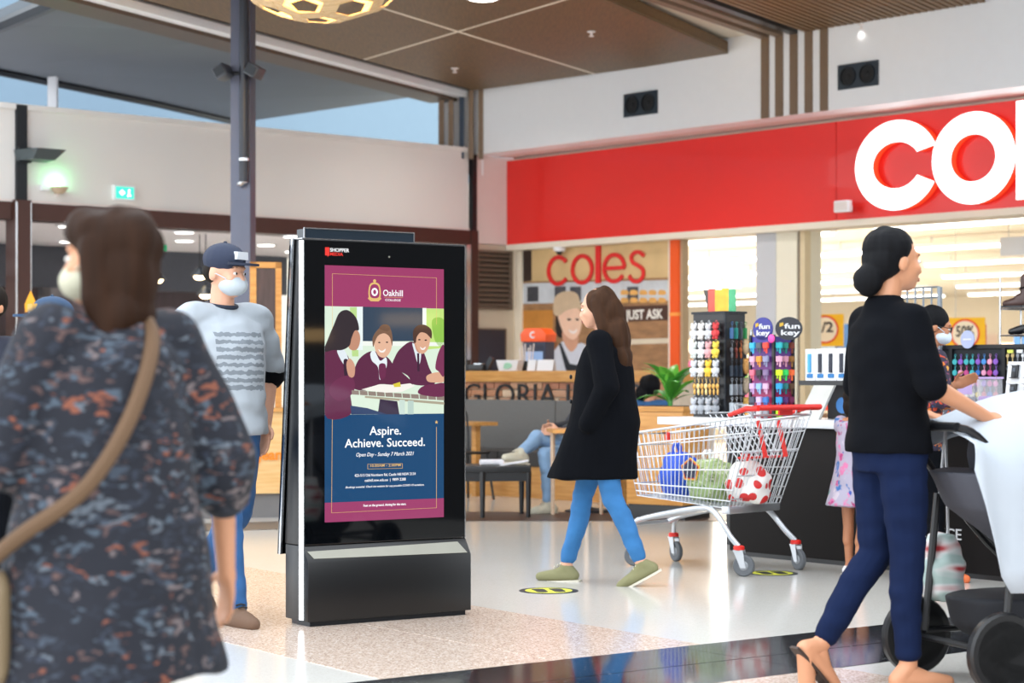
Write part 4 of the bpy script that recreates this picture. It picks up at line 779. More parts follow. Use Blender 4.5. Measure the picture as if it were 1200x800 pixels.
for x_, ph, pos in ((0, 0, (.02, -.0, .53)), (1, 1, (.215, .01, .53))):
    hd = MB(); M_ = Matrix.Translation(pos) @ Matrix.Rotation(math.pi/2*0+ph*.75, 4, 'Z')
    hb = MB(M_); hb.plate(oval(.08, .05, .088, .075, 24), .008, 0); ho = hb.build('header_board', mat('header_navy%d' % ph, ('#2c2f86', '#20222c')[ph], .4), FKY)
    for s_, z_, a_, b_ in (('fun', .05, .05, .15), ('key', .008, .03, .15)):
        t_ = text(s_, M_top, ho, a_, b_, z_, .034, -.004, bold=.03)
        for v in t_.data.vertices: v.co = M_ @ v.co
    q = MB(M_); q.plate([(.02, .06), (.045, .07), (.045, .09), (.02, .085)], -.001, -.004); q.build('header_flash', mat('flash_gold', '#c8a030', .5), ho)
MB().ell((.2, -.02, .515), (.028, .012, .028)).build('pink_badge', mat('badge_pink', '#ff4fa8', .5), FKY)
# --- charger packs on a black till shelf
TS = thing('till_shelf', 'black till shelf with a pale slanted front stand', 'shelf', fm(.42, .2, CT), FM.phi); MB().span((0, 0, .215), (.55, .3, .245)).build('shelf_board', M_black, TS); MB().span((0, .27, 0), (.55, .3, .215)).build('back_board', mat('till_dark', '#101318', .5), TS)
q = MB(); q.plate([(.02, 0), (.2, 0), (.33, .215), (.16, .215)], -.01, -.03); q.build('slanted_stand', mat('pale_stand', '#c3c3be', .4), TS)
mb = MB(); mb.lathe([(.05, -.01), (.05, .01)], 20, (.36, .02, .09), Matrix.Rotation(math.pi/2, 3, 'X')); tag(mb.build('cable_coil', mat('coil_blue', '#1f5f9a', .5), None, loc=fm(.42, .2, CT), rz=FM.phi), 'blue coil of cable under the till shelf', 'cable')
for i in range(5):
    p_ = fm(.43+i*.09, .24+.0*i, CT+.245); o = thing('charger_pack', ('white blister pack with a blue stripe at the shelf end', 'white blister pack holding a black strap on the till shelf')[i > 0], 'packet', p_, FM.phi, None if i == 0 else 'strap packs on the till shelf')
    MB().rbox((.045, .02, .10), (.085, .025, .20), .004).build('card', mat('pack_white', '#eef0f2', .45), o); MB().rbox((.045, .0, .11), (.026, .016, .12), .006).build('strap', mat('pack_strap' if i else 'pack_blue', '#2b2f3c' if i else '#4aa0d0', .5), o); MB().box((.045, .006, .03), (.05, .008, .025)).build('label_patch', mat('pack_label', '#2a78b8', .5), o)
# --- back cabinet with key boards, grid panel and boot rack
BK = thing('key_cabinet', 'tall black cabinet of key boards behind the service counter', 'cabinet', fm(.05, 1.45, 0), FM.phi); MB().span((0, 0, 0), (2.6, .3, 1.34)).build('body', M_dark, BK); MB().span((-.01, -.02, 1.34), (2.61, .32, 1.365)).build('top', M_black, BK); 
for x in (.585, 1.02): MB().span((x-.012, -.02, .6), (x+.012, 0, 1.34)).build('divider', M_black, BK)
GP = thing('grid_panel', 'grey wire grid panel standing behind the masked woman', 'rack', fm(.08, 1.40, 0), FM.phi); q = MB(); z0, z1 = 1.20, 1.755
for i in range(8): q.tube([(i*.07, 0, z0), (i*.07, 0, z1)], .007, 5)
for i in range(9): q.tube([(0, 0, z0+i*(z1-z0)/8), (.49, 0, z0+i*(z1-z0)/8)], .007, 5)
stuff(q.build('grid_wires', mat('grid_grey', '#8a929a', .4, .5), GP)); MB().span((-.012, -.012, 0), (.012, .012, z1)).build('upright', mat('grid_grey', '#8a929a', .4, .5), GP); MB().span((.478, -.012, 0), (.502, .012, z1)).build('upright', mat('grid_grey', '#8a929a', .4, .5), GP)
bk0 = fm(.05, 1.45, 0); random.seed(11)
PAL = ['#d86aa8', '#c04a8a', '#e8a0c0', '#4a90d8', '#2f6fc0', '#d8d8dc', '#e84a5a', '#40b0b8', '#8a5ac0']
for r in range(6):
    for k_ in range(8):
        c = random.choice(PAL) if r < 3 else random.choice(['#f0d020', '#f0e8e0', '#2a60b8', '#c0304a', '#d8d0c8', '#8a5ac0']); hang('disc', c, bk0, FM.phi, (.62+k_*.048, -.012, 1.30-r*.072), 'coloured disc key tag on the %s row of the key ring board' % (rows+['lowest'])[r], 'disc key tags row %d' % r, sc=.95)
for r in range(5):
    for k_ in range(12):
        hang('key', random.choice(['#b8bcc2', '#8f9298', '#c8b07a', '#5a5d62', '#d6d8da']), bk0, FM.phi, (1.05+k_*.04, -.012, 1.305-r*.085), 'blank metal key on the %s row of the blank key board' % rows[r], 'blank keys row %d' % r, .6, 'key', sc=1.05)
    for k_ in range(6): MB().box((1.065+k_*.075, -.006, 1.318-r*.085), (.045, .008, .022)).build('row_tag', mat('tag_%d' % ((r+k_) % 3), ['#d8e060', '#e8ecf0', '#c8d8e8'][(r+k_) % 3], .5), BK)
p_ = fm(.80, 1.40, 1.40); o = thing('round_badge', 'round pale blue badge sign on the key cabinet edge', 'sign', p_, FM.phi); MB().plate(oval(0, 0, .055, .06, 20), .01, 0).build('disc', mat('badge_blue', '#aeb8dc', .5), o); MB().plate(stroke([(-.035, 0), (.035, 0)], .012), -.001, -.003).build('badge_bar', M_top, o); MB().tube([(0, .005, -.05), (0, .005, -.04)], .005, 5).build('stem', M_chrome, o)
BR = thing('boot_rack', 'two tier chrome wire rack of shoes on the key cabinet', 'rack', fm(.95, 1.55, 1.365), FM.phi); q = MB()
for z in (.06, .235):
    for y in (0, .08, .16, .22): q.tube([(0, y, z), (1.3, y, z)], .006, 6)
    for x in (0, .4, .8): q.tube([(x, 0, z), (x, .22, z)], .006, 6)
stuff(q.build('shelf_wires', M_chrome, BR))
for x in (0, .3): 
    for y in (0, .22): MB().tube([(x, y, 0), (x, y, .44)], .007, 6).build('upright', M_chrome, BR)
M_leather = mat('brown_leather', '#4a332e', .35, var=.15); M_patent = mat('black_leather', '#15161a', .25)
def boot(p, phi, lab):
    o = thing('ankle_boot', lab, 'boot', p, phi, 'brown ankle boots'); mb = MB(); mb.chain([(0, 0, .06), (0, .0, .11), (0, .005, .19)], [.035, .034, .038]); mb.chain([(0, .01, .035), (0, -.07, .032), (0, -.13, .024)], [.034, .036, .026]); mb.cap((0, .02, .05), .034, (0, -.04, .06), .035)
    blob('upper', mb, .007, M_leather, o); MB().slab(cr([(-.034, .045), (.034, .045), (.036, -.03), (.04, -.09), (.02, -.16), (-.02, -.16), (-.04, -.09), (-.036, -.03)]), 0, .012).build('sole', M_patent, o); MB().box((0, .03, .01), (.05, .04, .03)).build('heel', M_patent, o); MB().tube([(.04*math.cos(a), .002+.04*math.sin(a), .13+.01*math.sin(a)) for a in [k_*math.pi/8 for k_ in range(16)]], .005, 5, True).build('strap', M_patent, o)
for i in range(2): boot(fm(1.07+i*.17, 1.66, 1.365+.245), FM.phi-1.2, 'brown leather ankle boot with strap on the upper wire shelf')
def pump(p, phi, lab):
    o = thing('heeled_shoe', lab, 'shoe', p, phi, 'black heeled shoes'); mb = MB(); mb.chain([(0, .06, .075), (0, 0, .05), (0, -.07, .028), (0, -.12, .02)], [.024, .028, .032, .022]); blob('upper', mb, .006, M_patent, o); MB().lathe([(.012, 0), (.01, .03), (.02, .07)], 10, (0, .065, 0)).build('heel', M_patent, o); MB().box((0, .02, .09), (.03, .06, .004), Matrix.Rotation(-.4, 3, 'X')).build('insole', mat('insole_yellow', '#d8d838', .5), o)
for i in range(3): pump(fm(1.10+i*.12, 1.66, 1.365+.066), FM.phi-1.2, 'black heeled shoe on the lower wire shelf')
# --- fob card, clear boxes and bags on the counter top
FO_ = thing('fob_card', 'white card of black car key fobs leaning on the counter top', 'display card', fm(1.98, .25, CT), FM.phi); Rt = Matrix.Rotation(-.15, 4, 'X'); MB(Rt).span((0, 0, 0), (.42, .012, .36)).build('card', M_top, FO_)
for r in range(3):
    for k_ in range(4):
        fb = MB(Rt).rbox((.06+k_*.1, -.008, .30-r*.11), (.05, .018, .075), .012).build('fob', mat('fob_black', '#171a20', .35), FO_, .004); MB(Rt).box((.06+k_*.1, -.018, .31-r*.11), (.02, .004, .02)).build('fob_button', mat('fob_grey', '#4a525e', .5), fb)
M_clear = mat('clear_plastic', '#f4f6fa', .08, var=0, alpha=.28, spec=.8)
for i in range(2):
    o = thing('clear_box', ['clear plastic box with a lilac label in front of the disc tags', 'clear plastic box with lilac label next to the fob card'][i], 'box', fm(1.70+i*.15, .30, CT), FM.phi+.2); MB().rbox((0, 0, .13), (.12, .1, .26), .01).build('case', M_clear, o); MB().box((0, -.052, .2-.08*i), (.09, .003, .07)).build('label_patch', mat('lilac', '#b9a2d2', .5), o); MB().box((0, 0, .262), (.125, .105, .012)).build('lid', mat('lilac', '#b9a2d2', .5), o); MB().rbox((0, .01, .08), (.05, .04, .14), .01).build('contents', mat('box_contents', '#5b5f6c', .4), o)
mb = MB(); mb.ell((0, 0, .06), (.1, .08, .07)); mb.ell((.05, .0, .10), (.06, .06, .06)); mb.ell((-.06, 0, .09), (.05, .05, .06)); tag(blob('plastic_bag', mb, .012, M_clear, None, 2, .012, 24), 'crumpled clear plastic bag on the counter top', 'bag').location = fm(1.62, .16, CT)
o = thing('lolly_box', 'grey box with orange scribbled print on the counter top', 'box', fm(1.80, .10, CT), FM.phi); MB().box((0, 0, .05), (.16, .1, .10)).build('carton', mat('scribble_box', '#5a6070', .5, var=.3, scale=30), o); MB().plate(stroke([(-.06+.012*i, .05+.02*(i % 2)) for i in range(11)], .008), -.051, -.054).build('scribble', mat('scribble_orange', '#e8622a', .5), o)
# ------------------------------------------------------------------ shopping trolley (x right, -y towards its nose)
w1, w2 = gp(866, 675), gp(932.5, 667); mid = (w1+w2)/2; ax = (w2-w1); fwd = V((-ax.y, ax.x, 0)).normalized(); HWW = ax.length/2
TR = thing('shopping_trolley', 'chrome wire shopping trolley with red handle and grey castors', 'shopping cart', mid, face(fwd.x, fwd.y))
M_wire = mat('zinc_wire', '#cfd3d8', .28, .7, var=.03); M_tr = mat('trolley_red', '#dd2a22', .4); M_tube_ = mat('trolley_tube', '#c6cacf', .3, .75, var=.03)
# basket: rear end y=+, front end y=-
yr_t, yr_b, yf_t, yf_b = .10, -.10, -.93, -.84; zr_t, zr_b, zf_t, zf_b = .93, .385, .80, .43; wr_t, wr_b, wf_t, wf_b = .29, .25, .215, .19
def bpt(s_, t_, side):                           # s_ 0 rear..1 front, t_ 0 bottom..1 top
    y = (yr_b+(yr_t-yr_b)*t_)*(1-s_)+(yf_b+(yf_t-yf_b)*t_)*s_; z = (zr_b+(zr_t-zr_b)*t_)*(1-s_)+(zf_b+(zf_t-zf_b)*t_)*s_; ww = (wr_b+(wr_t-wr_b)*t_)*(1-s_)+(wf_b+(wf_t-wf_b)*t_)*s_
    return V((side*ww, y, z))
rim = MB(); rim.tube([bpt(0, 1, -1), bpt(1, 1, -1), bpt(1, 1, 1), bpt(0, 1, 1)], .0075, 8); rim.tube([bpt(0, 1, -1), bpt(0, 1, 1)], .006, 8); rim.build('basket_rim', M_wire, TR)
q = MB()
for sd in (-1, 1):
    for i in range(27): s_ = i/26; q.tube([bpt(s_, 0, sd), bpt(s_, 1, sd)], .0028, 5)
    for t_ in (.08, .2, .42, .62, .82): q.tube([bpt(0, t_, sd), bpt(1, t_, sd)], .0042, 5)
stuff(q.build('side_wires', M_wire, TR)); q = MB()
for i in range(10):
    a_ = -1+2*i/9; A_ = bpt(1, 0, 1); B_ = bpt(1, 1, 1); q.tube([(A_.x*a_, A_.y, A_.z), (B_.x*a_, B_.y, B_.z)], .0028, 5)
for t_ in (0, .2, .42, .62, .82): q.tube([bpt(1, t_, -1), bpt(1, t_, 1)], .0042, 5)
stuff(q.build('front_wires', M_wire, TR)); q = MB()
for i in range(14):
    a_ = -1+2*i/13; q.tube([(wr_b*a_, yr_b, zr_b), (wf_b*a_, yf_b, zf_b)], .0028, 5)
for i in range(16): s_ = i/15; q.tube([bpt(s_, 0, -1), bpt(s_, 0, 1)], .0035, 5)
stuff(q.build('floor_wires', M_wire, TR)); q = MB()
for i in range(15):
    a_ = -1+2*i/14; q.tube([(wr_b*a_, yr_b, zr_b), (wr_t*a_*.97, yr_t-.005, zr_t-.03)], .0028, 5)
for t_ in (.1, .35, .6, .85): q.tube([bpt(0, t_, -1), bpt(0, t_, 1)], .004, 5)
stuff(q.build('rear_gate', M_wire, TR))
MB().tube([(-.31, .155, .975), (.31, .155, .975)], .0165, 12).build('handle', M_tr, TR)
for sd in (-1, 1):
    MB().tube([(sd*.30, .155, .972), (sd*.295, .06, .968), (sd*.285, -.07, .93)], [.017, .016, .012], 10).build('handle_arm', M_tr, TR); MB().tube([(sd*.295, .10, .93), (sd*.285, .10, .985), (sd*.27, .02, .985), (sd*.28, 0, .92)], .006, 6).build('handle_loop', M_wire, TR)
# child seat
cs = MB()
for i in range(9):
    a_ = -1+2*i/8; cs.tube([(a_*.22, .07, .90), (a_*.21, -.02, .66)], .0028, 5); cs.tube([(a_*.22, -.26, .93), (a_*.21, -.05, .655)], .0028, 5)
cs.tube([(-.23, -.27, .94), (.23, -.27, .94)], .005, 6); cs.tube([(-.22, -.16, .80), (.22, -.16, .80)], .004, 6); cs.tube([(-.18, -.27, .94), (-.18, -.28, .985), (-.05, -.28, .985), (-.05, -.27, .94)], .005, 6)
stuff(cs.build('seat_wires', M_wire, TR)); MB().box((0, -.04, .68), (.42, .05, .012)).build('seat_flap', M_tr, TR, .003); MB().box((-.10, .03, .79), (.03, .012, .22), Matrix.Rotation(.25, 3, 'X')).build('seat_strap', M_tr, TR); MB().box((.10, .03, .79), (.03, .012, .22), Matrix.Rotation(.25, 3, 'X')).build('seat_strap', M_tr, TR); MB().box((.0, .125, .955), (.13, .012, .05)).build('handle_badge', M_tr, TR)
for sd in (-1, 1): MB().rbox(bpt(1, .95, sd), (.03, .035, .05), .008).build('corner_buffer', M_tr, TR)
MB().box((.14, yf_t+.0, .79), (.1, .02, .03)).build('front_buffer', M_tr, TR); MB().box((0, -.12, .375), (.5, .06, .045)).build('basket_tray', M_tube_, TR, .006)
# chassis
for sd in (-1, 1):
    MB().tube(cr([(sd*HWW, .0, .17), (sd*HWW*.98, -.07, .23), (sd*HWW*.9, -.20, .36), (sd*HWW*.84, -.34, .375), (sd*HWW*.72, -.75, .30), (sd*HWW*.66, -.90, .25)], 6, False), .017, 10).build('frame_leg', M_tube_, TR)
    MB().tube(cr([(sd*HWW*.7, -.82, .29), (sd*HWW*.74, -.87, .24), (sd*HWW*.76, -.88, .17)], 5, False), .014, 10).build('front_strut', M_tube_, TR)
MB().tube([(-HWW*.66, -.90, .25), (HWW*.66, -.90, .25)], .012, 10).build('cross_bar', M_tube_, TR); MB().tube([(-HWW*.84, -.30, .375), (HWW*.84, -.30, .375)], .012, 10).build('cross_bar', M_tube_, TR); MB().box((0, -.60, .325), (.26, .55, .012), Matrix.Rotation(.17, 3, 'X')).build('lower_tray', M_tube_, TR)
M_ty = mat('castor_rubber', '#5b5f64', .6)
for x, y in ((-HWW, .0), (HWW, .0), (HWW*.76, -.88), (-HWW*.76, -.88)):
    cz = thing('castor', '', ''); cz.parent = TR; cz.location = (x, y, 0); cz.rotation_euler = (0, 0, .35*(1 if x > 0 else -1)); del cz['label']; del cz['category']
    RX = Matrix.Rotation(math.pi/2, 3, 'Y'); MB().lathe([(.03, -.013), (.055, -.016), (.0625, -.01), (.0625, .01), (.055, .016), (.03, .013)], 24, (0, .03, .0625), RX).build('tyre', M_ty, cz); MB().lathe([(.001, -.018), (.022, -.018), (.03, -.012), (.03, .012), (.022, .018), (.001, .018)], 16, (0, .03, .0625), RX).build('hub', mat('hub_grey', '#8f9398', .4, .3), cz)
    fk = MB(); 
    for s_ in (-1, 1): fk.add([(s_*.02, .045, .05), (s_*.02, .015, .05), (s_*.02, -.03, .15), (s_*.02, .03, .15), (s_*.024, .045, .05), (s_*.024, .015, .05), (s_*.024, -.03, .15), (s_*.024, .03, .15)], [(0, 1, 2, 3), (7, 6, 5, 4), (0, 4, 5, 1), (1, 5, 6, 2), (2, 6, 7, 3), (3, 7, 4, 0)])
    fk.box((0, 0, .148), (.05, .06, .01)); fk.build('fork', M_tube_, cz); MB().lathe([(.026, .15), (.032, .154), (.032, .172), (.024, .178)], 18).build('red_collar', M_tr, cz)
# bags in the trolley
def inT(x, y, z):
    a_ = TR.rotation_euler.z; return V((mid.x+x*math.cos(a_)-y*math.sin(a_), mid.y+x*math.sin(a_)+y*math.cos(a_), z))
def bag(name, lab, p, sz, m, handles=True, extra=None, hm=None, seed=0):
    o = thing(name, lab, 'bag', p, TR.rotation_euler.z+.15); mb = MB(); w_, d_, h_ = sz
    mb.loft([((0, 0, .005), w_*.42, d_*.42), ((0, 0, .03), w_*.5, d_*.5), ((.01, 0, h_*.45), w_*.54, d_*.54), ((0, 0, h_*.8), w_*.42, d_*.44), ((0, 0, h_), w_*.25, d_*.3)]); random.seed(seed)
    for _ in range(7): mb.ell((random.uniform(-.3, .3)*w_, random.uniform(-.3, .3)*d_, random.uniform(.3, .9)*h_), (w_*.2, d_*.2, h_*.18))
    blob('sack', mb, .012, m, o, 1, .018, 13)
    if handles:
        for s_ in (-1, 1): MB().tube(cr([(s_*w_*.15, -.02, h_*.9), (s_*w_*.2, -.02, h_*1.12), (s_*w_*.05, -.02, h_*1.2), (-s_*w_*.02, .0, h_*.95)], 6, False), .008, 6).build('bag_handle', hm or m, o)
    return o
bag('blue_bag', 'bright blue shopping bag at the nose end of the trolley', inT(-.0, -.66, .43), (.24, .22, .26), mat('blue_bag', '#1f4fc4', .5, var=.12, scale=6), seed=1)
gb = bag('green_bag', 'leafy green printed shopping bag in the middle of the trolley', inT(.05, -.38, .41), (.30, .24, .25), pattern('leaf_print', ['#9db37a', '#5e7d42', '#c3d0a2', '#7f9c58', '#dfe4cc', '#4d6a38'], 22, (1, 1, 1), .5, .2, .3), True, None, mat('bag_white', '#e8e8e8', .5), 2)
def side_print(o, nm, poly, m, y): return MB().plate(poly, y+.004, y).build(nm, m, o, smooth=0)
rb = bag('white_red_bag', 'white carrier bag with red dot print at the handle end of the trolley', inT(.03, -.12, .41), (.26, .24, .24), mat('bag_white', '#e8e8e8', .5), True, None, M_tr, 3)
def reddots():
    m, nt, b = nodes_of('red_dot_print'); v = nt.nodes.new('ShaderNodeTexVoronoi'); v.inputs['Scale'].default_value = 11; v.inputs['Randomness'].default_value = .4; nt.links.new(coords(nt), v.inputs['Vector']); th = nt.nodes.new('ShaderNodeMath'); th.operation = 'LESS_THAN'; th.inputs[1].default_value = .38; nt.links.new(v.outputs['Distance'], th.inputs[0]); nt.links.new(mixrgb(nt, th.outputs[0], lin('#ece9e6'), lin('#cc2a2a')), b.inputs['Base Color']); b.inputs['Roughness'].default_value = .5; return m
[o_ for o_ in rb.children if o_.name.startswith('sack')][0].data.materials[0] = reddots()
yb = gb.children[0]; PT = thing('pentagon_tag', 'yellow edged dark pentagon badge on the green bag', 'tag', inT(.215, -.41, .60), 0); PT.rotation_euler.z = TR.rotation_euler.z+math.pi/2
pen = lambda r_: [(r_*math.sin(math.radians(72*i)), r_*math.cos(math.radians(72*i))) for i in range(5)]
MB().plate(pen(.075), .004, 0).build('badge', mat('badge_gold', '#e8b83a', .5), PT); MB().plate(pen(.066), 0, -.002).build('badge_red', mat('badge_red', '#c8382c', .5), PT); MB().plate(pen(.058), -.002, -.004).build('badge_field', mat('badge_navy', '#232a4a', .5), PT)
# floor stickers
for (x, y, rx, lab) in ((643, 692, .16, 'black and yellow round floor sticker beside the kiosk'), (905, 671.5, .15, 'black and yellow round floor sticker under the trolley handle')):
    p_ = gp(x, y); p_.z = .0005; o = thing('floor_sticker', lab, 'sticker', p_, .2, 'floor stickers'); m_ = MB(); m_.slab(oval(0, 0, rx, rx, 32), 0, .0012); m_.build('disc', mat('sticker_black', '#20262e', .5), o); m_ = MB(); m_.slab(oval(0, 0, rx*.8, rx*.8, 32), .0012, .0018); m_.build('yellow_disc', mat('sticker_yellow', '#dfe04a', .5), o)
    for s_ in (-1, 1): m_ = MB(); m_.slab(cr([(s_*rx*.3-.025, -rx*.5), (s_*rx*.3+.025, -rx*.5), (s_*rx*.3+.035, 0), (s_*rx*.3+.03, rx*.5), (s_*rx*.3-.03, rx*.5), (s_*rx*.3-.03, 0)]), .0018, .0024); m_.build('footprint', mat('sticker_black', '#20262e', .5), o)
# ------------------------------------------------------------------ planter
pp = gp(781, 607); PL = thing('wood_planter', 'square oak planter box on a dark plinth beside the trolley nose', 'planter', pp, FC.phi+.25)
MB().span((-.26, -.2, .12), (.26, .25, .915)).build('box', M_oak, PL, .006); MB().span((-.25, -.18, 0), (.27, .24, .12)).build('plinth', M_black, PL); MB().span((-.275, -.215, .875), (.275, .265, .915)).build('rim', M_oak, PL, .004); MB().span((-.23, -.17, .915), (.23, .22, .918)).build('soil', mat('soil', '#3a2a1e', .9, var=.4, scale=30), PL)
PLT = thing('leafy_plant', 'broad leaved green pot plant in the oak planter box', 'plant', pp+V((.03, 0, .917)), 0); random.seed(4)
M_leaf = mat('leaf_green', '#3f8f2e', .4, var=.35, scale=7); M_leaf2 = mat('leaf_light', '#62b03c', .4, var=.3, scale=7)
for i in range(20):
    a_ = i*2.4; L_ = random.uniform(.26, .44); el_ = random.uniform(1.2, 1.55) if i > 6 else random.uniform(.55, 1.0); w_ = random.uniform(.045, .07); mb = MB(); vs = []; st = 8
    for j in range(st+1):
        t_ = j/st; q_ = el_-t_*t_*.5; r_ = L_*t_*math.cos(q_); z = L_*t_*math.sin(q_)+.02; ww = w_*(.07+.93*max(0, math.sin(math.pi*min(1, max(0, t_-.12)/.88)))**.8)*(1 if t_ < 1 else .1)
        d_ = V((math.cos(a_), math.sin(a_), 0)); n_ = V((-math.sin(a_), math.cos(a_), 0)); c_ = d_*r_+V((0, 0, z)); vs += [c_+n_*ww+d_*ww*-.3, c_, c_-n_*ww+d_*ww*-.3]
    fs = [(j*3+k_, j*3+k_+1, j*3+k_+4, j*3+k_+3) for j in range(st) for k_ in (0, 1)]; mb.add(vs, fs); o = mb.build('leaf', (M_leaf, M_leaf2)[i % 2], PLT); md = o.modifiers.new('t', 'SOLIDIFY'); md.thickness = .0015
MB().tube([(0, 0, 0), (0, 0, .1)], .02, 8).build('stem', M_leaf, PLT)
# ------------------------------------------------------------------ cafe counter, bench and furniture
FG = Fr((-.486-.67*.5, 20.6+.742*.5), UC); uo = .5
CC = FG.thing('cafe_counter', 'brick fronted cafe counter with an oak top behind the grey bench', 'counter'); ZC0 = 1.105; CL = 3.5
MB().span((0, .03, 0), (CL, .5, ZC0)).build('core', mat('mortar', '#cfc0ac', .8, var=.1, scale=30), CC); MB().span((-.03, -.05, ZC0), (CL+.03, .55, 1.215)).build('oak_top', M_oak, CC, .006)
brk = MB().box((0, 0, 0), (.225, .06, .066)).mesh('brick', .004); random.seed(8); BM = [mat('brick_%d' % i, c, .8, var=.2, scale=25) for i, c in enumerate(('#b98f72', '#a9745a', '#c7a88a', '#b5805f', '#d2b79a'))]
for r in range(4):
    for k_ in range(14):
        x = .12+k_*.24+(r % 2)*.12
        if x < CL-.1: o = put('brick', brk.copy(), random.choice(BM), CC, (x, .022, 1.066-r*.077))
text('GLORIA JEANS', M_black, CC, FG.u(546), FG.u(752), .865, .235, -.02, depth=.01, bold=-.004)
BN = FG.thing('cafe_bench', 'long charcoal padded bench seat in front of the brick counter', 'bench'); M_fab = mat('grey_fabric', '#6b6a68', .85, var=.08, scale=40, bmp=.2); M_fab2 = mat('dark_fabric', '#3c3b3b', .85, var=.1, scale=40)
jx = FG.u(653, .1); MB().span((.0, -.13, .40), (jx-.004, -.02, .925)).build('back_cushion', M_fab, BN, .015); MB().span((jx+.004, -.13, .40), (CL-.2, -.02, .925)).build('back_cushion', M_fab, BN, .015); MB().span((0, -.62, .30), (jx-.3, -.13, .44)).build('seat_cushion', M_fab2, BN, .02); MB().span((jx-.29, -.62, .30), (CL-.2, -.13, .44)).build('seat_cushion', M_fab2, BN, .02); MB().span((.02, -.58, .0), (CL-.25, -.1, .30)).build('base_box', M_oak, BN)
# dark low table with papers
tp = gp(574, 606); TB = thing('coffee_table', 'low black square table carrying a rolled newspaper', 'table', tp, .12); MB().rbox((0, .15, .40), (.66, .5, .05), .01).build('table_top', M_black, TB, .004); MB().span((-.31, -.08, .30), (.31, .38, .376)).build('apron', M_black, TB)
for x, y in ((-.07, -.09), (.31, -.07), (-.30, .36), (.31, .37)): MB().tube([(x, y, .38), (x, y, 0)], [.026, .018], 4).build('leg', M_black, TB)
NP = thing('newspaper', 'white rolled newspaper lying on the low black table', 'newspaper', tp+V((0, .02, .425)), .05); M_news = mat('newsprint', '#dcdbe0', .8, var=.2, scale=30); MB().tube([(-.08, .02, .025), (.1, .06, .025)], .025, 12).build('roll', M_news, NP); MB().tube([(-.06, .09, .02), (.12, .12, .02)], .02, 12).build('roll', M_news, NP); MB().box((.2, .05, .02), (.24, .14, .012), Matrix.Rotation(-.16, 3, 'Y')).build('sheets', M_news, NP)
chp = gp(545, 585); CHR = thing('metal_chair', 'black bent metal cafe chair beyond the kiosk', 'chair', chp, .7); MB().rbox((0, 0, .44), (.36, .36, .02), .04).build('seat', M_black, CHR)
for x, y in ((-.16, -.16), (.16, -.16), (-.16, .16), (.16, .16)): MB().tube([(x*.9, y*.9, .44), (x*1.2, y*1.2, 0)], .012, 8).build('leg', M_black, CHR)
MB().tube(cr([(-.17, .16, .44), (-.19, .2, .7), (-.15, .22, .84), (.15, .22, .84), (.19, .2, .7), (.17, .16, .44)], 6, False), .011, 8).build('back_frame', M_black, CHR); MB().box((0, .21, .66), (.1, .01, .34)).build('back_splat', M_black, CHR)
wt2 = gp(676, 607); W2 = thing('cafe_table', 'small cafe table with pale wooden legs behind the walking woman', 'table', wt2, .1); MB().rbox((.05, .2, .71), (.5, .5, .03), .02).build('table_top', M_oak, W2)
for x, y in ((.08, 0), (.26, .40), (-.15, .4)): MB().tube([(x, y, .70), (x, y, 0)], [.022, .017], 6).build('leg', wood('pale_leg', '#c9a98c', '#d8bda2'), W2)
ot = FG.thing('side_table', 'narrow oak side table beside the black metal chair', 'table'); ua = FG.u(557, .8); MB().span((ua-.25, -.95, .685), (ua+.16, -.65, .72)).build('table_top', M_oak, ot); MB().span((ua-.02, -.83, 0), (ua+.04, -.77, .69)).build('leg', M_oak, ot)
struct(MB().slab([tuple(gp(x, y)[:2]) for x, y in ((470, 610.5), (950, 610.5), (950, 600), (470, 600))], -.01, .004).build('trim_19', mat('dark_floor_strip', '#4c3a30', .4)))
# things on the cafe counter
def onc(px, off, name, lab, cat, grp=None): return thing(name, lab, cat, FG.world(FG.u(px, off), off, 1.215), FC.phi+.35, grp)
o = onc(560, -.15, 'payment_terminal', 'black payment terminal with handset on the oak cafe counter', 'terminal'); MB().rbox((0, 0, .035), (.2, .14, .07), .02).build('base', M_black, o, .01); MB().box((.13, 0, .07), (.05, .04, .16), Matrix.Rotation(.5, 3, 'Y')).build('handset', M_dark, o); MB().rbox((.02, -.01, .073), (.1, .08, .012), .01).build('keypad', M_chrome, o); MB().box((-.14, 0, .06), (.06, .08, .12)).build('printer', M_black, o)
o = onc(598, -.12, 'serviette_box', 'white box with green leaf print on the oak cafe counter', 'box'); mb = MB(); mb.add([(-.1, -.06, 0), (.1, -.06, 0), (.1, .06, 0), (-.1, .06, 0), (-.125, -.07, .11), (.125, -.07, .11), (.125, .07, .11), (-.125, .07, .11)], [(3, 2, 1, 0), (4, 5, 6, 7), (0, 1, 5, 4), (1, 2, 6, 5), (2, 3, 7, 6), (3, 0, 4, 7)]); mb.build('carton', M_top, o); q = MB(); q.plate(cr([(-.04, .03), (.0, .02), (.05, .04), (.04, .075), (-.02, .08)]), -.068, -.074); q.build('leaf_print', mat('print_green', '#8ec0a4', .5), o)
o = onc(617, -.30, 'straw_tub', 'dark tub of pale straws on the oak cafe counter', 'tub'); MB().lathe([(.05, 0), (.055, .1), (.05, .1)], 16).build('tub', M_black, o)
for i in range(6): MB().tube([(-.05+i*.02, .01*(i % 2), .02), (-.08+i*.032, .01*(i % 2), .24+.02*(i % 3))], .006, 6).build('straw', M_pink, o)
for i, (px, w_) in enumerate(((623, .09), (639, .18))): o = onc(px, -.1, 'tent_card', ['small white tent card beside the straw tub', 'wide white tent card on the oak cafe counter'][i], 'card'); MB().box((0, 0, .055), (w_, .006, .115), Matrix.Rotation(-.3, 3, 'X')).build('front_leaf', M_top, o); MB().box((0, .05, .055), (w_, .006, .115), Matrix.Rotation(.3, 3, 'X')).build('back_leaf', M_top, o)
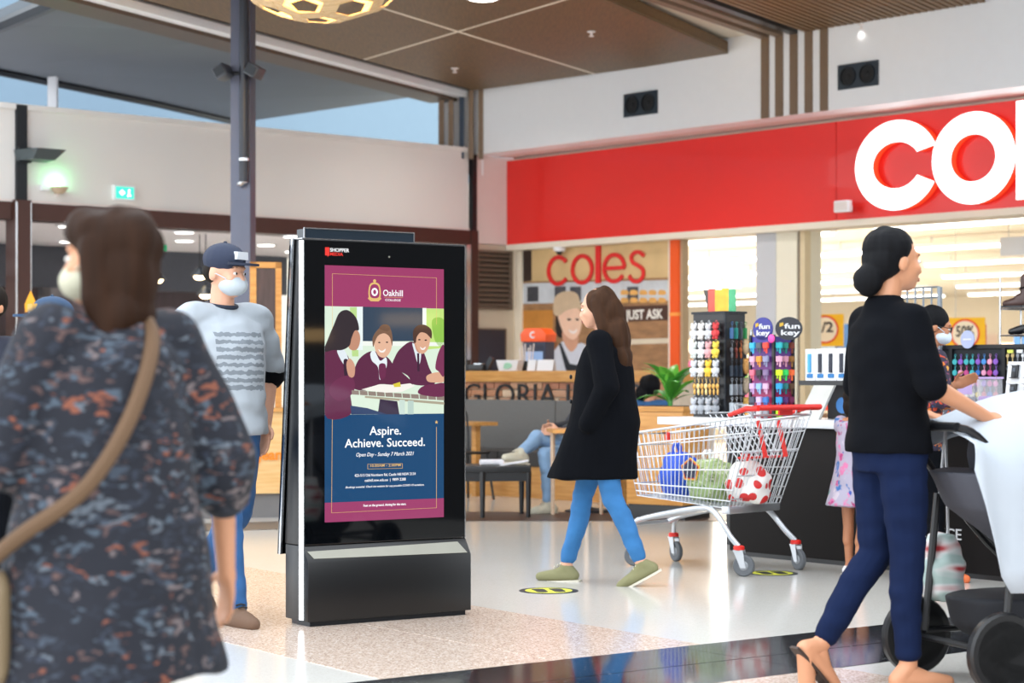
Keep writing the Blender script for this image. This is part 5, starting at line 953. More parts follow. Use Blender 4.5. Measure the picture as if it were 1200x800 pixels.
o = onc(626, -.42, 'points_machine', 'orange hooded blue machine with a round white mark behind the cafe counter', 'machine'); MB().span((-.13, 0, 0), (.13, .2, .3)).build('cabinet', mat('machine_navy', '#1d2440', .4), o); MB().plate([(-.14, .3), (.14, .3), (.15, .38), (.09, .44), (-.09, .44), (-.15, .38)], .22, -.03).build('hood', M_orange, o, .008); MB().span((-.1, -.004, .06), (.1, 0, .2)).build('display', mat('machine_screen', '#7f9ec8', .3, emit=.3), o); MB().plate(arc_band(0, .37, .035, .02, 50, 310), -.031, -.034).build('round_mark', M_top, o); MB().span((-.1, -.004, .225), (.1, 0, .27)).build('nameplate', mat('plate_dark', '#0e1430', .4), o)
# cafe counter on the left, seen between the man and the kiosk
lc = gp(292, 607); FL = Fr(lc, (.97, .24)); LCn = FL.thing('oak_counter', 'oak cafe counter with orange lettering seen beside the kiosk edge', 'counter'); zt_ = FL.hit(315, 478)[1]; MB().span((-.7, 0, .2), (1.6, .5, zt_-.03)).build('front_panel', wood('pale_oak', '#d7a868', '#e6bf86'), LCn); MB().span((-.72, -.03, zt_-.03), (1.62, .55, zt_)).build('counter_slab', M_oak, LCn); MB().span((-.7, .04, 0), (1.6, .48, .2)).build('kick_panel', mat('kick_grey', '#6e6c6c', .5), LCn)
ptext(FL, "Gloria Jean's", mat('letter_orange', '#f08a1c', .5), LCn, 252, 341, 539, 13, .004, depth=.012, bold=.03)
struct(MB().slab([tuple(gp(x, y)[:2]) for x, y in ((180, 624), (335, 620), (335, 611), (180, 615))], -.01, .004).build('trim_20', mat('grey_floor_strip', '#5a5654', .4)))
mbp = thing('menu_board', 'oak framed black menu board standing on the left cafe counter', 'sign', FL.world(FL.u(316), -.25, zt_), FL.phi)
zz = at(315, 307, lc.y+.3).z-zt_; w_ = .13
for a_, b_ in (((-w_, 0), (-w_+.05, zz)), ((w_-.05, 0), (w_, zz)), ((-w_, zz-.05), (w_, zz))): MB().span((a_[0], 0, a_[1]), (b_[0], .05, b_[1])).build('frame_bar', M_oak, mbp)
MB().span((-w_+.05, .01, .1), (w_-.05, .03, zz-.05)).build('board', mat('menu_brown', '#4a3a38', .5, var=.5, scale=9, stretch=(3, 3, .5)), mbp)
# ------------------------------------------------------------------ people
def skinmat(n, c): return mat('skin_'+n, c, .5, var=.08, scale=12)
DEF = dict(pel=(0, 0, .93), che=(0, .0, 1.24), nek=(0, .015, 1.43), hed=(0, -.015, 1.575), sl=(.165, .0, 1.375), sr=(-.165, .0, 1.375), el=(.215, .02, 1.10), er=(-.215, .02, 1.10), wl=(.225, -.05, .86), wr=(-.225, -.05, .86),
           hl=(.085, 0, .90), hr=(-.085, 0, .90), kl=(.09, -.02, .49), kr=(-.09, -.02, .49), al=(.09, .02, .085), ar=(-.09, .02, .085), tl=(.12, -1, 0), tr=(-.12, -1, 0), pl=0, pr=0)
class Person: pass
def hand(mb, w, d, n, side, curl, k):
    d = V(d).normalized(); n = V(n); n = (n-d*n.dot(d)).normalized(); a = d.cross(n)*side
    M_ = Matrix((a, d, n)).transposed()
    mb.cap(w-d*.01*k, .024*k, w+d*.03*k, .026*k); mb.ell(w+d*.05*k, (.040*k, .052*k, .016*k), M_)
    for i, L in enumerate((.068, .078, .072, .055)):
        b = w+d*.088*k+a*(.030-.020*i)*k; dd = d.copy(); q = b-d*.02*k; r = .0088*k
        for j, f_ in enumerate((.45, .32, .25)):
            ang = curl*(.5+.35*j); dd = (d*math.cos(ang)+n*math.sin(ang)).normalized(); e = b+dd*L*f_*k; mb.cap(q, r, e, r*.92, 8); q = b = e; r *= .93
    b = w+d*.025*k+a*.030*k; dd = (d*.65+a*.65+n*.35).normalized(); e = b+dd*.045*k; mb.cap(b, .012*k, e, .0105*k, 8); dd = (d*.9+a*.2+n*.35).normalized(); mb.cap(e, .0105*k, e+dd*.032*k, .009*k, 8)
def person(name, label, loc, fdir, h, pose, skin, vox=.008, yaw=0, pitch=0, male=False, hands=(1, 1), curl=.5, pn=None, group=None, leg=.72):
    k = h/1.7; J = {}
    D_ = dict(DEF)
    if male: D_.update(sl=(.195, 0, 1.385), sr=(-.195, 0, 1.385), el=(.25, .02, 1.11), er=(-.25, .02, 1.11), wl=(.26, -.05, .87), wr=(-.26, -.05, .87))
    D_.update(pose)
    for a, b in D_.items(): J[a] = V(b)*k if isinstance(b, tuple) and a not in ('tl', 'tr') else (V(b).normalized() if a in ('tl', 'tr') else b)
    P = Person(); P.J = J; P.k = k; P.root = thing(name, label, 'person', loc, face(*fdir), group)
    m = skin; mb = MB(); g = .95 if not male else 1.06
    HM = Matrix.Rotation(yaw, 4, 'Z') @ Matrix.Rotation(pitch, 4, 'X'); P.HM = Matrix.Translation(J['hed']) @ HM @ Matrix.Scale(k, 4)
    hb = MB(P.HM)
    hb.ell((0, .014, .02), (.074, .094, .092)); hb.ell((0, -.03, -.03), (.061, .064, .084)); hb.ell((0, -.052, -.085), (.036, .034, .028)); hb.cap((0, -.084, .0), .009, (0, -.100, -.034), .012); hb.ell((0, -.086, -.068), (.024, .012, .010)); hb.ell((0, -.078, .022), (.048, .016, .011))
    for s_ in (-1, 1): hb.ell((s_*.075, .012, -.015), (.011, .021, .031)); hb.ell((s_*.038, -.062, -.03), (.022, .024, .02)); hb.ell((s_*.012, -.1, -.04), (.009, .010, .008))
    mb.v, mb.f = hb.v, hb.f
    mb.cap(J['nek']-V((0, 0, .03*k)), .055*k*g, J['hed']+V((0, .02*k, -.06*k)), .05*k*g)
    c, p, n = J['che'], J['pel'], J['nek']
    mb.loft([(p-V((0, 0, .1*k)), .12*k, .08*k), (p, .13*k, .09*k), (p.lerp(c, .45), .11*k, .08*k), (c, .13*k, .085*k), (c.lerp(n, .55), .13*k*g, .07*k*g), (n-V((0, 0, .03*k)), .07*k*g, .055*k*g)])
    for s_ in 'lr':
        sd = 1 if s_ == 'l' else -1
        mb.chain([J['nek']-V((0, 0, .05*k)), J['s'+s_]], [.04*k*g, .042*k*g]); mb.chain([J['s'+s_], J['e'+s_], J['w'+s_]], [.042*k*g, .040*k*g, .026*k*g])
        w_ = J['w'+s_]; d_ = (w_-J['e'+s_]); nn = (pn or {}).get(s_, V((-sd, -.2, 0)))
        if hands[0 if s_ == 'l' else 1]: hand(mb, w_, (pn or {}).get('d'+s_, d_), nn, -1 if s_ == 'l' else 1, curl, k)
        mb.chain([J['h'+s_], J['k'+s_], J['a'+s_]], [.082*k*g*leg, .056*k*g*leg, .036*k*g]); calf = J['k'+s_].lerp(J['a'+s_], .3)+V((0, .02*k*leg*leg, 0)); mb.cap(J['k'+s_].lerp(calf, .5), .045*k*g*leg, calf.lerp(J['a'+s_], .25), .048*k*g*leg)
        ft = foot(J, s_, k); mb.chain(ft, [.034*k, .034*k, .03*k, .022*k])
    P.body = blob('body', mb, vox, m, P.root, 2)
    for s_ in (-1, 1):
        e_ = MB(P.HM); e_.ell((s_*.030, -.0815, -.004), (.0125, .009, .0075), n=10); eo = e_.build('eye', mat('eye_white', '#e8e4de', .25), P.root); i_ = MB(P.HM); i_.ell((s_*.030, -.0885, -.004), (.0058, .004, .0058), n=8); i_.build('iris', mat('iris_brown', '#2a1a12', .2), eo)
        b_ = MB(P.HM); b_.chain([(s_*.014, -.088, .019), (s_*.03, -.085, .024), (s_*.047, -.072, .019)], [.0025, .003, .002], 6); b_.build('eyebrow', mat('brow_dark', '#2a1e18', .7), P.root)
    l_ = MB(P.HM); l_.ell((0, -.0945, -.0665), (.020, .006, .0035), n=10); l_.ell((0, -.094, -.073), (.017, .006, .0045), n=10); l_.build('lips', mat('lip_'+m.name, '#a8625a', .5), P.root)
    return P
def foot(J, s_, k):
    a = J['a'+s_]; t = J['t'+s_].copy(); t.z = 0; t.normalize(); p = J['p'+s_]; up = V((0, 0, 1)); f_ = t*math.cos(p)-up*math.sin(p); u_ = up*math.cos(p)+t*math.sin(p)
    return [a, a-f_*.045*k-u_*.05*k, a+f_*.09*k-u_*.055*k, a+f_*.16*k-u_*.062*k]
def shoes(P, m, sole, high=.0, name='shoe', grow=1.25):
    J, k = P.J, P.k
    for s_ in 'lr':
        ft = foot(J, s_, k); mb = MB(); r = .032*k*grow; mb.chain([ft[1], ft[2], ft[3]], [r, r*.98, r*.72]); mb.chain([ft[1]+V((0, 0, .0)), ft[0]+V((0, 0, high*k))], [r, r*1.0]); mb.chain([ft[0]-V((0, 0, .02*k)), ft[2]], [r*.95, r*.8])
        o = blob(name, mb, .008, m, P.root, 2)
        t = (ft[3]-ft[1]).normalized(); b = MB(); sd = t.cross(V((0, 0, 1))).normalized(); dn = sd.cross(t).normalized()
        if dn.z > 0: dn = -dn
        ctr = [(-.040, .7), (0, .92), (.1, 1.0), (.165, .88), (.215, .5), (.228, 0)]; pts = [ft[1]+t*x*k+sd*y*r for x, y in ctr]+[ft[1]+t*x*k-sd*y*r for x, y in ctr[::-1]]; n = len(pts)
        b.add([p+dn*r*.72 for p in pts]+[p+dn*r*1.05 for p in pts], [tuple(range(n))[::-1], tuple(range(n, 2*n))]+[(i, (i+1) % n, n+(i+1) % n, n+i) for i in range(n)]); b.build('sole', sole, o)
        if high >= 0:
            l_ = MB()
            for i in range(3): q = ft[0].lerp(ft[2], .35+.2*i)+V((0, 0, r*.92)); l_.tube([q-sd*r*.5, q+V((0, 0, .006)), q+sd*r*.5], .004*k, 5)
            l_.build('lace', sole, o)
def pants(P, m, th=1.0, hem=1.0, name='trousers', wr=.008, top=.1):
    J, k = P.J, P.k; mb = MB(); p = J['pel']
    mb.loft([(p-V((0, 0, .13*k)), .15*k*th, .115*k*th), (p-V((0, 0, .02*k)), .175*k*th, .13*k*th), (p+V((0, 0, top*k)), .15*k*th, .115*k*th)])
    for s_ in 'lr':
        h_, k_, a_ = J['h'+s_], J['k'+s_], J['a'+s_]; e = k_.lerp(a_, hem); mb.chain([h_, h_.lerp(k_, .5), k_, k_.lerp(e, .4)+V((0, .012*k, 0)), e], [.098*k*th, .085*k*th, .066*k*th, .062*k*th, .05*k*th])
    return blob(name, mb, .010, m, P.root, 2, wr, 11, (1, 1, 1.8))
def top(P, m, hem=.90, sleeve=.8, th=1.0, name='shirt', wr=.008, collar=.0, hemw=1.0, loose=.0):
    J, k = P.J, P.k; mb = MB(); p, c, n = J['pel'], J['che'], J['nek']; hz = V((p.x, p.y, hem*k))
    S = [(hz, .168*k*th*hemw, .125*k*th*hemw), (p.lerp(c, .3 if hem > .9 else .35), (.15+loose)*k*th, (.115+loose)*k*th), (c, .17*k*th, .122*k*th), (c.lerp(n, .5), .168*k*th, .102*k*th), (n-V((0, 0, .045*k)), .10*k*th, .08*k), (n+V((0, 0, (collar-.005)*k)), .066*k, .064*k)]
    mb.loft(S)
    for s_ in 'lr':
        s, e, w_ = J['s'+s_], J['e'+s_], J['w'+s_]; s = s-V((0, 0, .012*k)); mb.chain([n-V((0, 0, .05*k)), s], [.050*k*th, .056*k*th])
        if sleeve <= 1: mb.chain([s, s.lerp(e, sleeve)], [.056*k*th, .060*k*th*hemw])
        else: mb.chain([s, e, e.lerp(w_, sleeve-1)], [.056*k*th, .054*k*th, .045*k*th])
    return blob(name, mb, .010, m, P.root, 9, wr, 10, (1, 1, 1.6))
def hairm(n, c): return mat('hair_'+n, c, .7, var=.6, scale=34, stretch=(1, 1, .08), bmp=.3, spec=.15)
def headblob(P, name, prims, m, vox=.008, wr=.004, wf=22):
    mb = MB(P.HM)
    for q in prims:
        if q[0] == 'e': mb.ell(q[1], q[2])
        else: mb.chain(q[1], q[2])
    return blob(name, mb, vox, m, P.root, 2, wr, wf, (1, 1, .35))
def mask(P, m, name='face_mask'):
    o = headblob(P, name, [('e', (0, -.048, -.056), (.067, .068, .052))], m, .006, .003); q = MB(P.HM)
    for s_ in (-1, 1): q.tube([(s_*.06, -.055, -.03), (s_*.078, -.01, -.01), (s_*.08, .02, -.015)], .0025, 5)
    q.build('ear_loop', m, o)
def cap(P, m, brim, badge=None):
    o = headblob(P, 'cap', [('e', (0, .012, .055), (.088, .106, .078))], m, .007, .001); b = MB(P.HM); pts = cr([(-.075, -.07), (-.06, -.13), (-.03, -.165), (.03, -.165), (.06, -.13), (.075, -.07)], 4)
    b.slab(pts, .035, .046); b.build('brim', brim, o); MB(P.HM).ell((0, .012, .133), (.009, .009, .006)).build('button', brim, o)
    if badge: q = MB(P.HM); q.add([(x, -.094-.0*x-abs(x)*-.25*.0, z) for x, z in ((-.04, .06), (.04, .06), (.035, .095), (-.035, .095))]+[(x, -.07, z) for x, z in ((-.04, .06), (.04, .06), (.035, .095), (-.035, .095))], [(0, 1, 2, 3), (7, 6, 5, 4), (0, 4, 5, 1), (1, 5, 6, 2), (2, 6, 7, 3), (3, 7, 4, 0)]); q.build('cap_badge', badge, o)
SK1, SK2, SK3 = skinmat('light', '#d9a488'), skinmat('warm', '#c98f6c'), skinmat('tan', '#b57a58')
M_denim = mat('blue_denim', '#2f6fa8', .8, var=.2, scale=14, bmp=.2); M_navyp = mat('navy_trousers', '#101d3c', .9, var=.15, scale=12, spec=.15); M_blk = mat('black_cloth', '#0a0c11', .95, var=.2, scale=12, spec=.1)
M_soleW = mat('pale_sole', '#d9d3c2', .7); M_soleD = mat('dark_sole', '#2a2624', .7)
# --- woman in the patterned dress, close to the camera
g_ = at(128, 900, 4.3); M_dress = pattern('patterned_dress', ['#14172299'[:7], '#39424f', '#55413f', '#46525f', '#1b202c', '#5a626c', '#2a3140', '#7a4634', '#252b38', '#6a5f60'], 15, (1, 1, 2.0), .85, .3, .35)
A = person('person', 'woman with brown hair in a dark patterned dress walking past with a tan strap', (g_.x, 4.3, 0), (-.72, .69), 1.52, dict(er=(-.30, .05, 1.07), wr=(-.37, -.02, .80), el=(.24, -.08, 1.12), wl=(.22, -.28, 1.02), kl=(.09, -.12, .49), al=(.09, -.22, .085), kr=(-.09, .02, .49), ar=(-.09, .18, .10), pr=.35), SK2, .007, .6, 0)
J, k = A.J, A.k; mb = MB(); p, c, n = J['pel'], J['che'], J['nek']
mb.loft([((0, 0, .57*k), .30*k, .25*k), ((0, 0, .72*k), .275*k, .23*k), (p, .245*k, .205*k), (p.lerp(c, .5), .215*k, .175*k), (c, .215*k, .16*k), (c.lerp(n, .5), .2*k, .13*k), (n-V((0, 0, .04*k)), .12*k, .09*k), (n, .07*k, .068*k)])
for s_ in 'lr': mb.chain([n-V((0, 0, .06*k)), J['s'+s_], J['e'+s_]], [.06*k, .085*k, .092*k]); mb.cap(J['e'+s_]-V((0, 0, .02)), .088*k, J['e'+s_].lerp(J['w'+s_], .25), .078*k)
blob('dress', mb, .011, M_dress, A.root, 2, .016, 7, (1, 1, .8)); pants(A, M_blk, .9, 1, 'leggings'); shoes(A, M_blk, M_soleD)
headblob(A, 'hair', [('e', (0, .035, .035), (.098, .105, .092)), ('e', (0, .055, -.04), (.10, .075, .13)), ('e', (0, .05, -.13), (.105, .07, .09)), ('c', [(-.07, .0, .02), (-.085, .0, -.1), (-.08, .02, -.18)], [.04, .042, .03]), ('c', [(.07, .0, .02), (.085, .01, -.1), (.08, .03, -.18)], [.035, .04, .03]), ('e', (0, -.015, .06), (.088, .085, .062)), ('e', (0, .0, .02), (.094, .07, .07))], hairm('brown', '#2a180d'), .007, .012)
mask(A, mat('mask_olive', '#b9b6a0', .7))
q = MB(); q.tube(cr([(.10*k, -.17*k, 1.33*k), (-.06*k, -.09*k, 1.455*k), (-.05*k, .10*k, 1.40*k), (.06*k, .19*k, 1.22*k), (.19*k, .19*k, 1.04*k), (.29*k, .06*k, .92*k), (.31*k, -.10*k, .82*k)], 6, False), .017, 8); ST_ = thing('shoulder_bag', 'tan cross body bag with a long strap over the patterned dress', 'bag', A.root.location, A.root.rotation_euler.z); q.build('strap', mat('tan_strap', '#5e4630', .8), ST_)
mb = MB(); mb.loft([((.30*k, -.14*k, .55*k), .05, .12), ((.31*k, -.14*k, .6*k), .065, .15), ((.30*k, -.13*k, .8*k), .06, .13), ((.29*k, -.12*k, .84*k), .03, .1)]); blob('pouch', mb, .012, mat('tan_bag', '#7c6a50', .6), ST_, 2)
# --- man in cap and mask
B = person('person', 'man in navy cap and white mask wearing a grey printed t-shirt and jeans', ((262-600)/F*9.45, 9.45, 0), (.70, -.71), 1.78, dict(che=(.0, -.02, 1.24), er=(-.30, .10, 1.14), wr=(-.30, -.08, .92), el=(.30, .05, 1.12), wl=(.24, .0, .88), kr=(-.10, -.16, .50), ar=(-.10, -.22, .085), kl=(.10, .02, .50), al=(.11, .33, .15), pl=.7), SK1, .008, .25, .08, True)
def teeprint(k):
    m, nt, b = nodes_of('grey_tee'); vec = coords(nt); s_ = nt.nodes.new('ShaderNodeSeparateXYZ'); nt.links.new(vec, s_.inputs[0])
    def mth(op, x, y=0):
        n = nt.nodes.new('ShaderNodeMath'); n.operation = op
        for i_, v_ in ((0, x), (1, y)):
            if hasattr(v_, 'is_output'): nt.links.new(v_, n.inputs[i_])
            else: n.inputs[i_].default_value = v_
        return n.outputs[0]
    x, y, z = s_.outputs; nz = noise(nt, vec, 38); wv = mth('FRACT', mth('ADD', mth('MULTIPLY', z, 28.0), mth('MULTIPLY', nz, .9))); f_ = mth('LESS_THAN', wv, .55)
    for q in (mth('LESS_THAN', mth('ABSOLUTE', x), .135), mth('LESS_THAN', y, 0), mth('GREATER_THAN', z, 1.03*k), mth('LESS_THAN', z, 1.31*k)): f_ = mth('MULTIPLY', f_, q)
    nt.links.new(mixrgb(nt, mth('MULTIPLY', f_, .85), lin('#a4acb4'), lin('#6c747c')), b.inputs['Base Color']); b.inputs['Roughness'].default_value = .85; bump(nt, b, noise(nt, coords(nt, (1, 1, .5)), 9), .35, .03); return m
M_tee = teeprint(B.k); pants(B, mat('mid_denim', '#27588c', .8, var=.2, scale=14), 1.08); sh = top(B, M_tee, .84, .9, 1.14, 'tee_shirt', .014, 0, 1.16, .02)
shoes(B, mat('brown_suede', '#6a5140', .8), M_soleD, .05, 'boot', 1.4); cap(B, mat('navy_cap', '#232c42', .8), mat('navy_brim', '#1c2438', .8), mat('cap_patch', '#c9cdd2', .7)); mask(B, mat('mask_white', '#b9c3ca', .9))
headblob(B, 'hair', [('e', (0, .04, .0), (.078, .072, .06))], hairm('dark', '#1b1410'), .008)
for s_ in 'lr':
    e_ = B.J['s'+s_].lerp(B.J['e'+s_], .98); d_ = (B.J['e'+s_]-B.J['s'+s_]).normalized(); q = MB(); q.cap(e_-d_*.012, .076*B.k, e_+d_*.012, .075*B.k); q.build('sleeve_trim', M_blk, sh)
MB().tube([(.068*B.k*math.cos(a_), B.J['nek'].y+.066*B.k*math.sin(a_), B.J['nek'].z-.004+.014*math.sin(a_)) for a_ in [i*math.pi/10 for i in range(20)]], .011, 6, True).build('neck_trim', mat('navy_trim', '#1d2536', .8), sh)
# --- two people half hidden at the left
C_ = person('person', 'person in navy cap and light blue shirt behind the woman in the patterned dress', ((62-600)/F*8.0, 8.0, 0), (-.85, -.5), 1.47, dict(el=(.27, -.1, 1.12), wl=(.2, -.33, 1.10), er=(-.25, -.05, 1.1), wr=(-.2, -.25, 1.0)), SK1, .009)
pants(C_, M_navyp); top(C_, mat('sky_shirt', '#8fabd8', .85, var=.08), .84, .95, 1.1, 'shirt'); shoes(C_, M_blk, M_soleD); cap(C_, mat('blue_cap', '#24405f', .8), mat('blue_cap', '#24405f', .8), mat('gold_patch', '#c89a3c', .6)); headblob(C_, 'hair', [('e', (0, .04, .0), (.078, .072, .06))], hairm('dark', '#1b1410'), .009)
D = person('person', 'person in black clothes cut off at the edge beside the bronze column', ((-14-600)/F*9.2, 9.2, 0), (-.3, -.95), 1.60, {}, SK2, .010); pants(D, M_blk); top(D, mat('navy_jacket', '#11182a', .8), .84, 1.9, 1.1, 'jacket'); shoes(D, M_blk, M_soleD); headblob(D, 'hair', [('e', (0, .03, .02), (.088, .096, .095))], hairm('dark', '#1b1410'), .009)
# --- woman walking in the long black coat
Wn = person('person', 'woman with long brown hair walking in a black coat and blue jeans', ((708-600)/F*11.1, 11.1, 0), (-.97, .22), 1.66, dict(pel=(0, 0, .92), kr=(-.09, -.14, .50), ar=(-.09, -.24, .085), kl=(.09, .06, .50), al=(.10, .23, .13), pl=.45, el=(.24, .06, 1.12), wl=(.21, -.06, .92), er=(-.24, .0, 1.12), wr=(-.21, -.12, .92), hed=(0, -.04, 1.575)), SK1, .009, 0, .12, False, (0, 0))
pants(Wn, M_denim, .92, .88, 'jeans'); shoes(Wn, mat('khaki_canvas', '#85835f', .9), M_soleW, 0, 'shoe', 1.12); J, k = Wn.J, Wn.k; p, c, n = J['pel'], J['che'], J['nek']; mb = MB()
mb.loft([((0, -.07*k, .60*k), .20*k, .265*k), ((0, -.045*k, .74*k), .20*k, .235*k), (p, .20*k, .21*k), (p.lerp(c, .5), .185*k, .175*k), (c, .195*k, .16*k), (c.lerp(n, .5), .185*k, .125*k), (n-V((0, 0, .04*k)), .11*k, .09*k), (n+V((0, 0, .02*k)), .07*k, .07*k)])
for s_ in 'lr': mb.chain([n-V((0, 0, .06*k)), J['s'+s_], J['e'+s_], J['w'+s_]], [.06*k, .078*k, .07*k, .055*k])
co = blob('coat', mb, .011, mat('black_wool', '#0a0c11', .95, var=.2, scale=30, spec=.1), Wn.root, 2, .014, 8, (1, 1, .6))
for i in range(4): MB().ell((.02, -.19*k-.02*(i > 1), (1.18-.14*i)*k), (.013, .008, .013)).build('button', M_dark, co)
headblob(Wn, 'hair', [('e', (0, .03, .03), (.09, .10, .09)), ('e', (0, .08, -.05), (.095, .075, .12)), ('e', (.02, .10, -.18), (.11, .075, .13)), ('e', (.03, .11, -.30), (.10, .06, .09)), ('c', [(.07, .01, .02), (.085, .04, -.12), (.08, .06, -.26)], [.035, .042, .03])], hairm('light_brown', '#3a2415'), .008, .012)
# --- woman in black top pushing the pram
Z6 = 7.42; Pm = person('person', 'woman in black top with dark hair in a bun pushing the pram', ((1041-600)/F*Z6, Z6, 0), (.93, .36), 1.70, dict(hed=(0, -.03, 1.585), er=(-.24, -.03, 1.12), wr=(-.20, -.30, 1.00), el=(.25, -.02, 1.12), wl=(.22, -.29, 1.0), kr=(-.09, -.03, .49), ar=(-.09, -.03, .085), kl=(.08, .0, .49), al=(.09, .24, .15), pl=.75), SK2, .007, 0, .0, False, (1, 1), .9, dict(l=V((0, -.1, -1)), r=V((0, -.1, -1)), dl=V((0, -1, -.1)), dr=V((0, -1, -.1))))
pants(Pm, M_navyp, 1.0, .86); sh = top(Pm, M_blk, .87, 1.02, 1.12, 'black_top', .006, .03, 1.06, .004); shoes(Pm, SK2, mat('sandal', '#3a2c26', .6), -1, 'bare_foot', 1.05)
headblob(Pm, 'hair', [('e', (0, .03, .045), (.088, .098, .085)), ('e', (0, .055, .0), (.085, .075, .08)), ('e', (0, .115, -.075), (.06, .055, .062)), ('e', (0, .08, -.04), (.06, .05, .05))], hairm('black', '#0b0c10'), .007, .008)
# --- pram, cloth and carrier bag
pr = at(1215, 700, 7.55); PR = thing('pram', 'black framed pram with grey fabric seat under a white cloth', 'pram', (pr.x+.02, pr.y+.05, 0), face(.93, .36)); M_pg = mat('pram_grey', '#5a5d68', .8, var=.1)
for sd in (-1, 1):
    x = sd*.26; MB().tube(cr([(x*.9, .52, .97), (x*.95, .40, .90), (x, .05, .50), (x, -.40, .16)], 5, False), .015, 8).build('frame_tube', M_black, PR); MB().tube([(x, .28, .70), (x, .34, .17)], .015, 8).build('frame_tube', M_black, PR); MB().tube([(x, .34, .17), (x, -.38, .18)], .013, 8).build('frame_tube', M_black, PR)
    for y, r in ((.36, .15), (-.40, .12)):
        RX = Matrix.Rotation(math.pi/2, 3, 'Y'); w_ = MB().lathe([(r-.03, -.02), (r-.008, -.022), (r, -.012), (r, .012), (r-.008, .022), (r-.03, .02), (r-.03, -.02)], 28, (x*1.1, y, r), RX).build('wheel', M_black, PR); q = MB().lathe([(.001, -.018), (.03, -.018), (.03, .018), (.001, .018)], 14, (x*1.1, y, r), RX)
        for i in range(6): a_ = i*math.pi/3; q.tube([(x*1.1, y, r), (x*1.1, y+(r-.025)*math.cos(a_), r+(r-.025)*math.sin(a_))], .007, 5)
        q.build('spoke_hub', mat('hub_dark', '#3a3d42', .5), w_)
MB().tube([(-.235, .52, .97), (.235, .52, .97)], .018, 10).build('handle_bar', M_black, PR); MB().tube([(-.29, .36, .15), (.29, .36, .15)], .012, 8).build('axle', M_black, PR); MB().tube([(-.29, -.40, .12), (.29, -.40, .12)], .012, 8).build('axle', M_black, PR)
mb = MB(); mb.loft([((0, -.10, .46), .18, .18), ((0, -.06, .54), .22, .25), ((0, .02, .66), .25, .36), ((0, .08, .80), .25, .38)]); blob('seat_shell', mb, .014, M_pg, PR, 2, .006); mb = MB(); mb.loft([((0, .03, .18), .2, .28), ((0, .03, .22), .23, .33), ((0, .03, .33), .24, .36)]); blob('basket', mb, .014, mat('pram_dark', '#23252b', .8), PR, 2)
mb = MB(); mb.ell((0, -.02, .86), (.26, .30, .22)); blob('hood', mb, .014, M_pg, PR, 2)
BLk = thing('white_blanket', 'white cloth draped over the pram and hanging down its side', 'blanket', PR.location, PR.rotation_euler.z); mb = MB(); vs = []; nu_, nv_ = 26, 22

for i in range(nu_+1):
    y = .50-1.05*i/nu_; zt = .99+.11*math.sin(math.pi*min(1, max(0, (.42-y)/.9))); zb_ = .37+max(0, y-.36)*3.2; zb_ = min(zb_, zt-.06)
    zn_ = zb_
    for j in range(25):
        zb_ = zn_
        s_ = (j-12)/12; e_ = abs(s_)
        if s_ > 0: zb_ = min(zt-.06, zt-.16)
        if e_ < .45: x = s_/.45*.20; z = zt-.05*(e_/.45)**2
        else: t_ = (e_-.45)/.55; x = math.copysign(.20+.11*min(1, t_*4)**.6+.012*math.sin(i*1.3+j*.4)*t_, s_); z = (zt-.05)+(zb_-zt+.05)*t_
        vs.append((x, y, z))
m_ = 25; mb.add(vs, [(i*m_+j, i*m_+j+1, (i+1)*m_+j+1, (i+1)*m_+j) for i in range(nu_) for j in range(m_-1)]); o = mb.build('cloth', mat('white_cloth', '#b4bdc7', .85, var=.04), BLk, smooth=80); md = o.modifiers.new('t', 'SOLIDIFY'); md.thickness = .006
bg_ = at(1104, 655, 7.78); SB = thing('carrier_bag', 'white and red striped carrier bag hanging from the pram handle', 'bag', (bg_.x, bg_.y, at(1104, 703, 7.78).z), face(.93, .36)+.3); mb = MB(); mb.loft([((0, 0, 0), .065, .055), ((0, 0, .04), .09, .075), ((0, 0, .15), .095, .08), ((0, 0, .26), .06, .04)])
def stripes():
    m, nt, b = nodes_of('red_blotch_bag'); f_ = noise(nt, coords(nt, (.7, .7, 2.4)), 7, 1); r = nt.nodes.new('ShaderNodeValToRGB'); e = r.color_ramp.elements; e[0].position = .42; e[0].color = (*lin('#b8d0cc'), 1); e[1].position = .62; e[1].color = (*lin('#b8343c'), 1); x_ = e.new(.5); x_.color = (*lin('#e2e4e4'), 1); x_ = e.new(.56); x_.color = (*lin('#d9c0c0'), 1); nt.links.new(f_, r.inputs[0]); nt.links.new(r.outputs[0], b.inputs['Base Color']); b.inputs['Roughness'].default_value = .5; return m
blob('sack', mb, .009, stripes(), SB, 1, .010, 18); hz = .95-SB.location.z
for s_ in (-1, 1): MB().tube([(s_*.03, 0, .24), (s_*.015, -.01, hz*.7), (0, -.02, hz)], .006, 6).build('bag_handle', M_top, SB)
# --- girl in the floral dress
M_flor = pattern('floral_dress', ['#a39cae', '#b03f78', '#c8709a', '#34639f', '#488a76', '#b9afba', '#9a2a62', '#2e489a'], 15, (1, 1, 1), .8, .2, .2)
G = person('person', 'small girl in a floral dress and white sandals at the black counter', ((1001-600)/F*11.6, 11.6, 0), (.8, .6), 1.10, dict(er=(-.22, .02, 1.12), wr=(-.16, -.16, 1.2), el=(.22, -.05, 1.12), wl=(.18, -.22, 1.2), al=(.09, -.03, .085), ar=(-.09, .05, .085)), SK3, .007, leg=1)
J, k = G.J, G.k; mb = MB(); p, c, n = J['pel'], J['che'], J['nek']; mb.loft([((0, 0, .62*k), .27*k, .25*k), ((0, 0, .78*k), .23*k, .2*k), (p+V((0, 0, .06*k)), .18*k, .15*k), (c, .175*k, .13*k), (c.lerp(n, .5), .165*k, .11*k), (n-V((0, 0, .05*k)), .12*k, .085*k)])
for s_ in 'lr': mb.cap(J['s'+s_], .068*k, J['s'+s_].lerp(J['e'+s_], .15), .068*k)
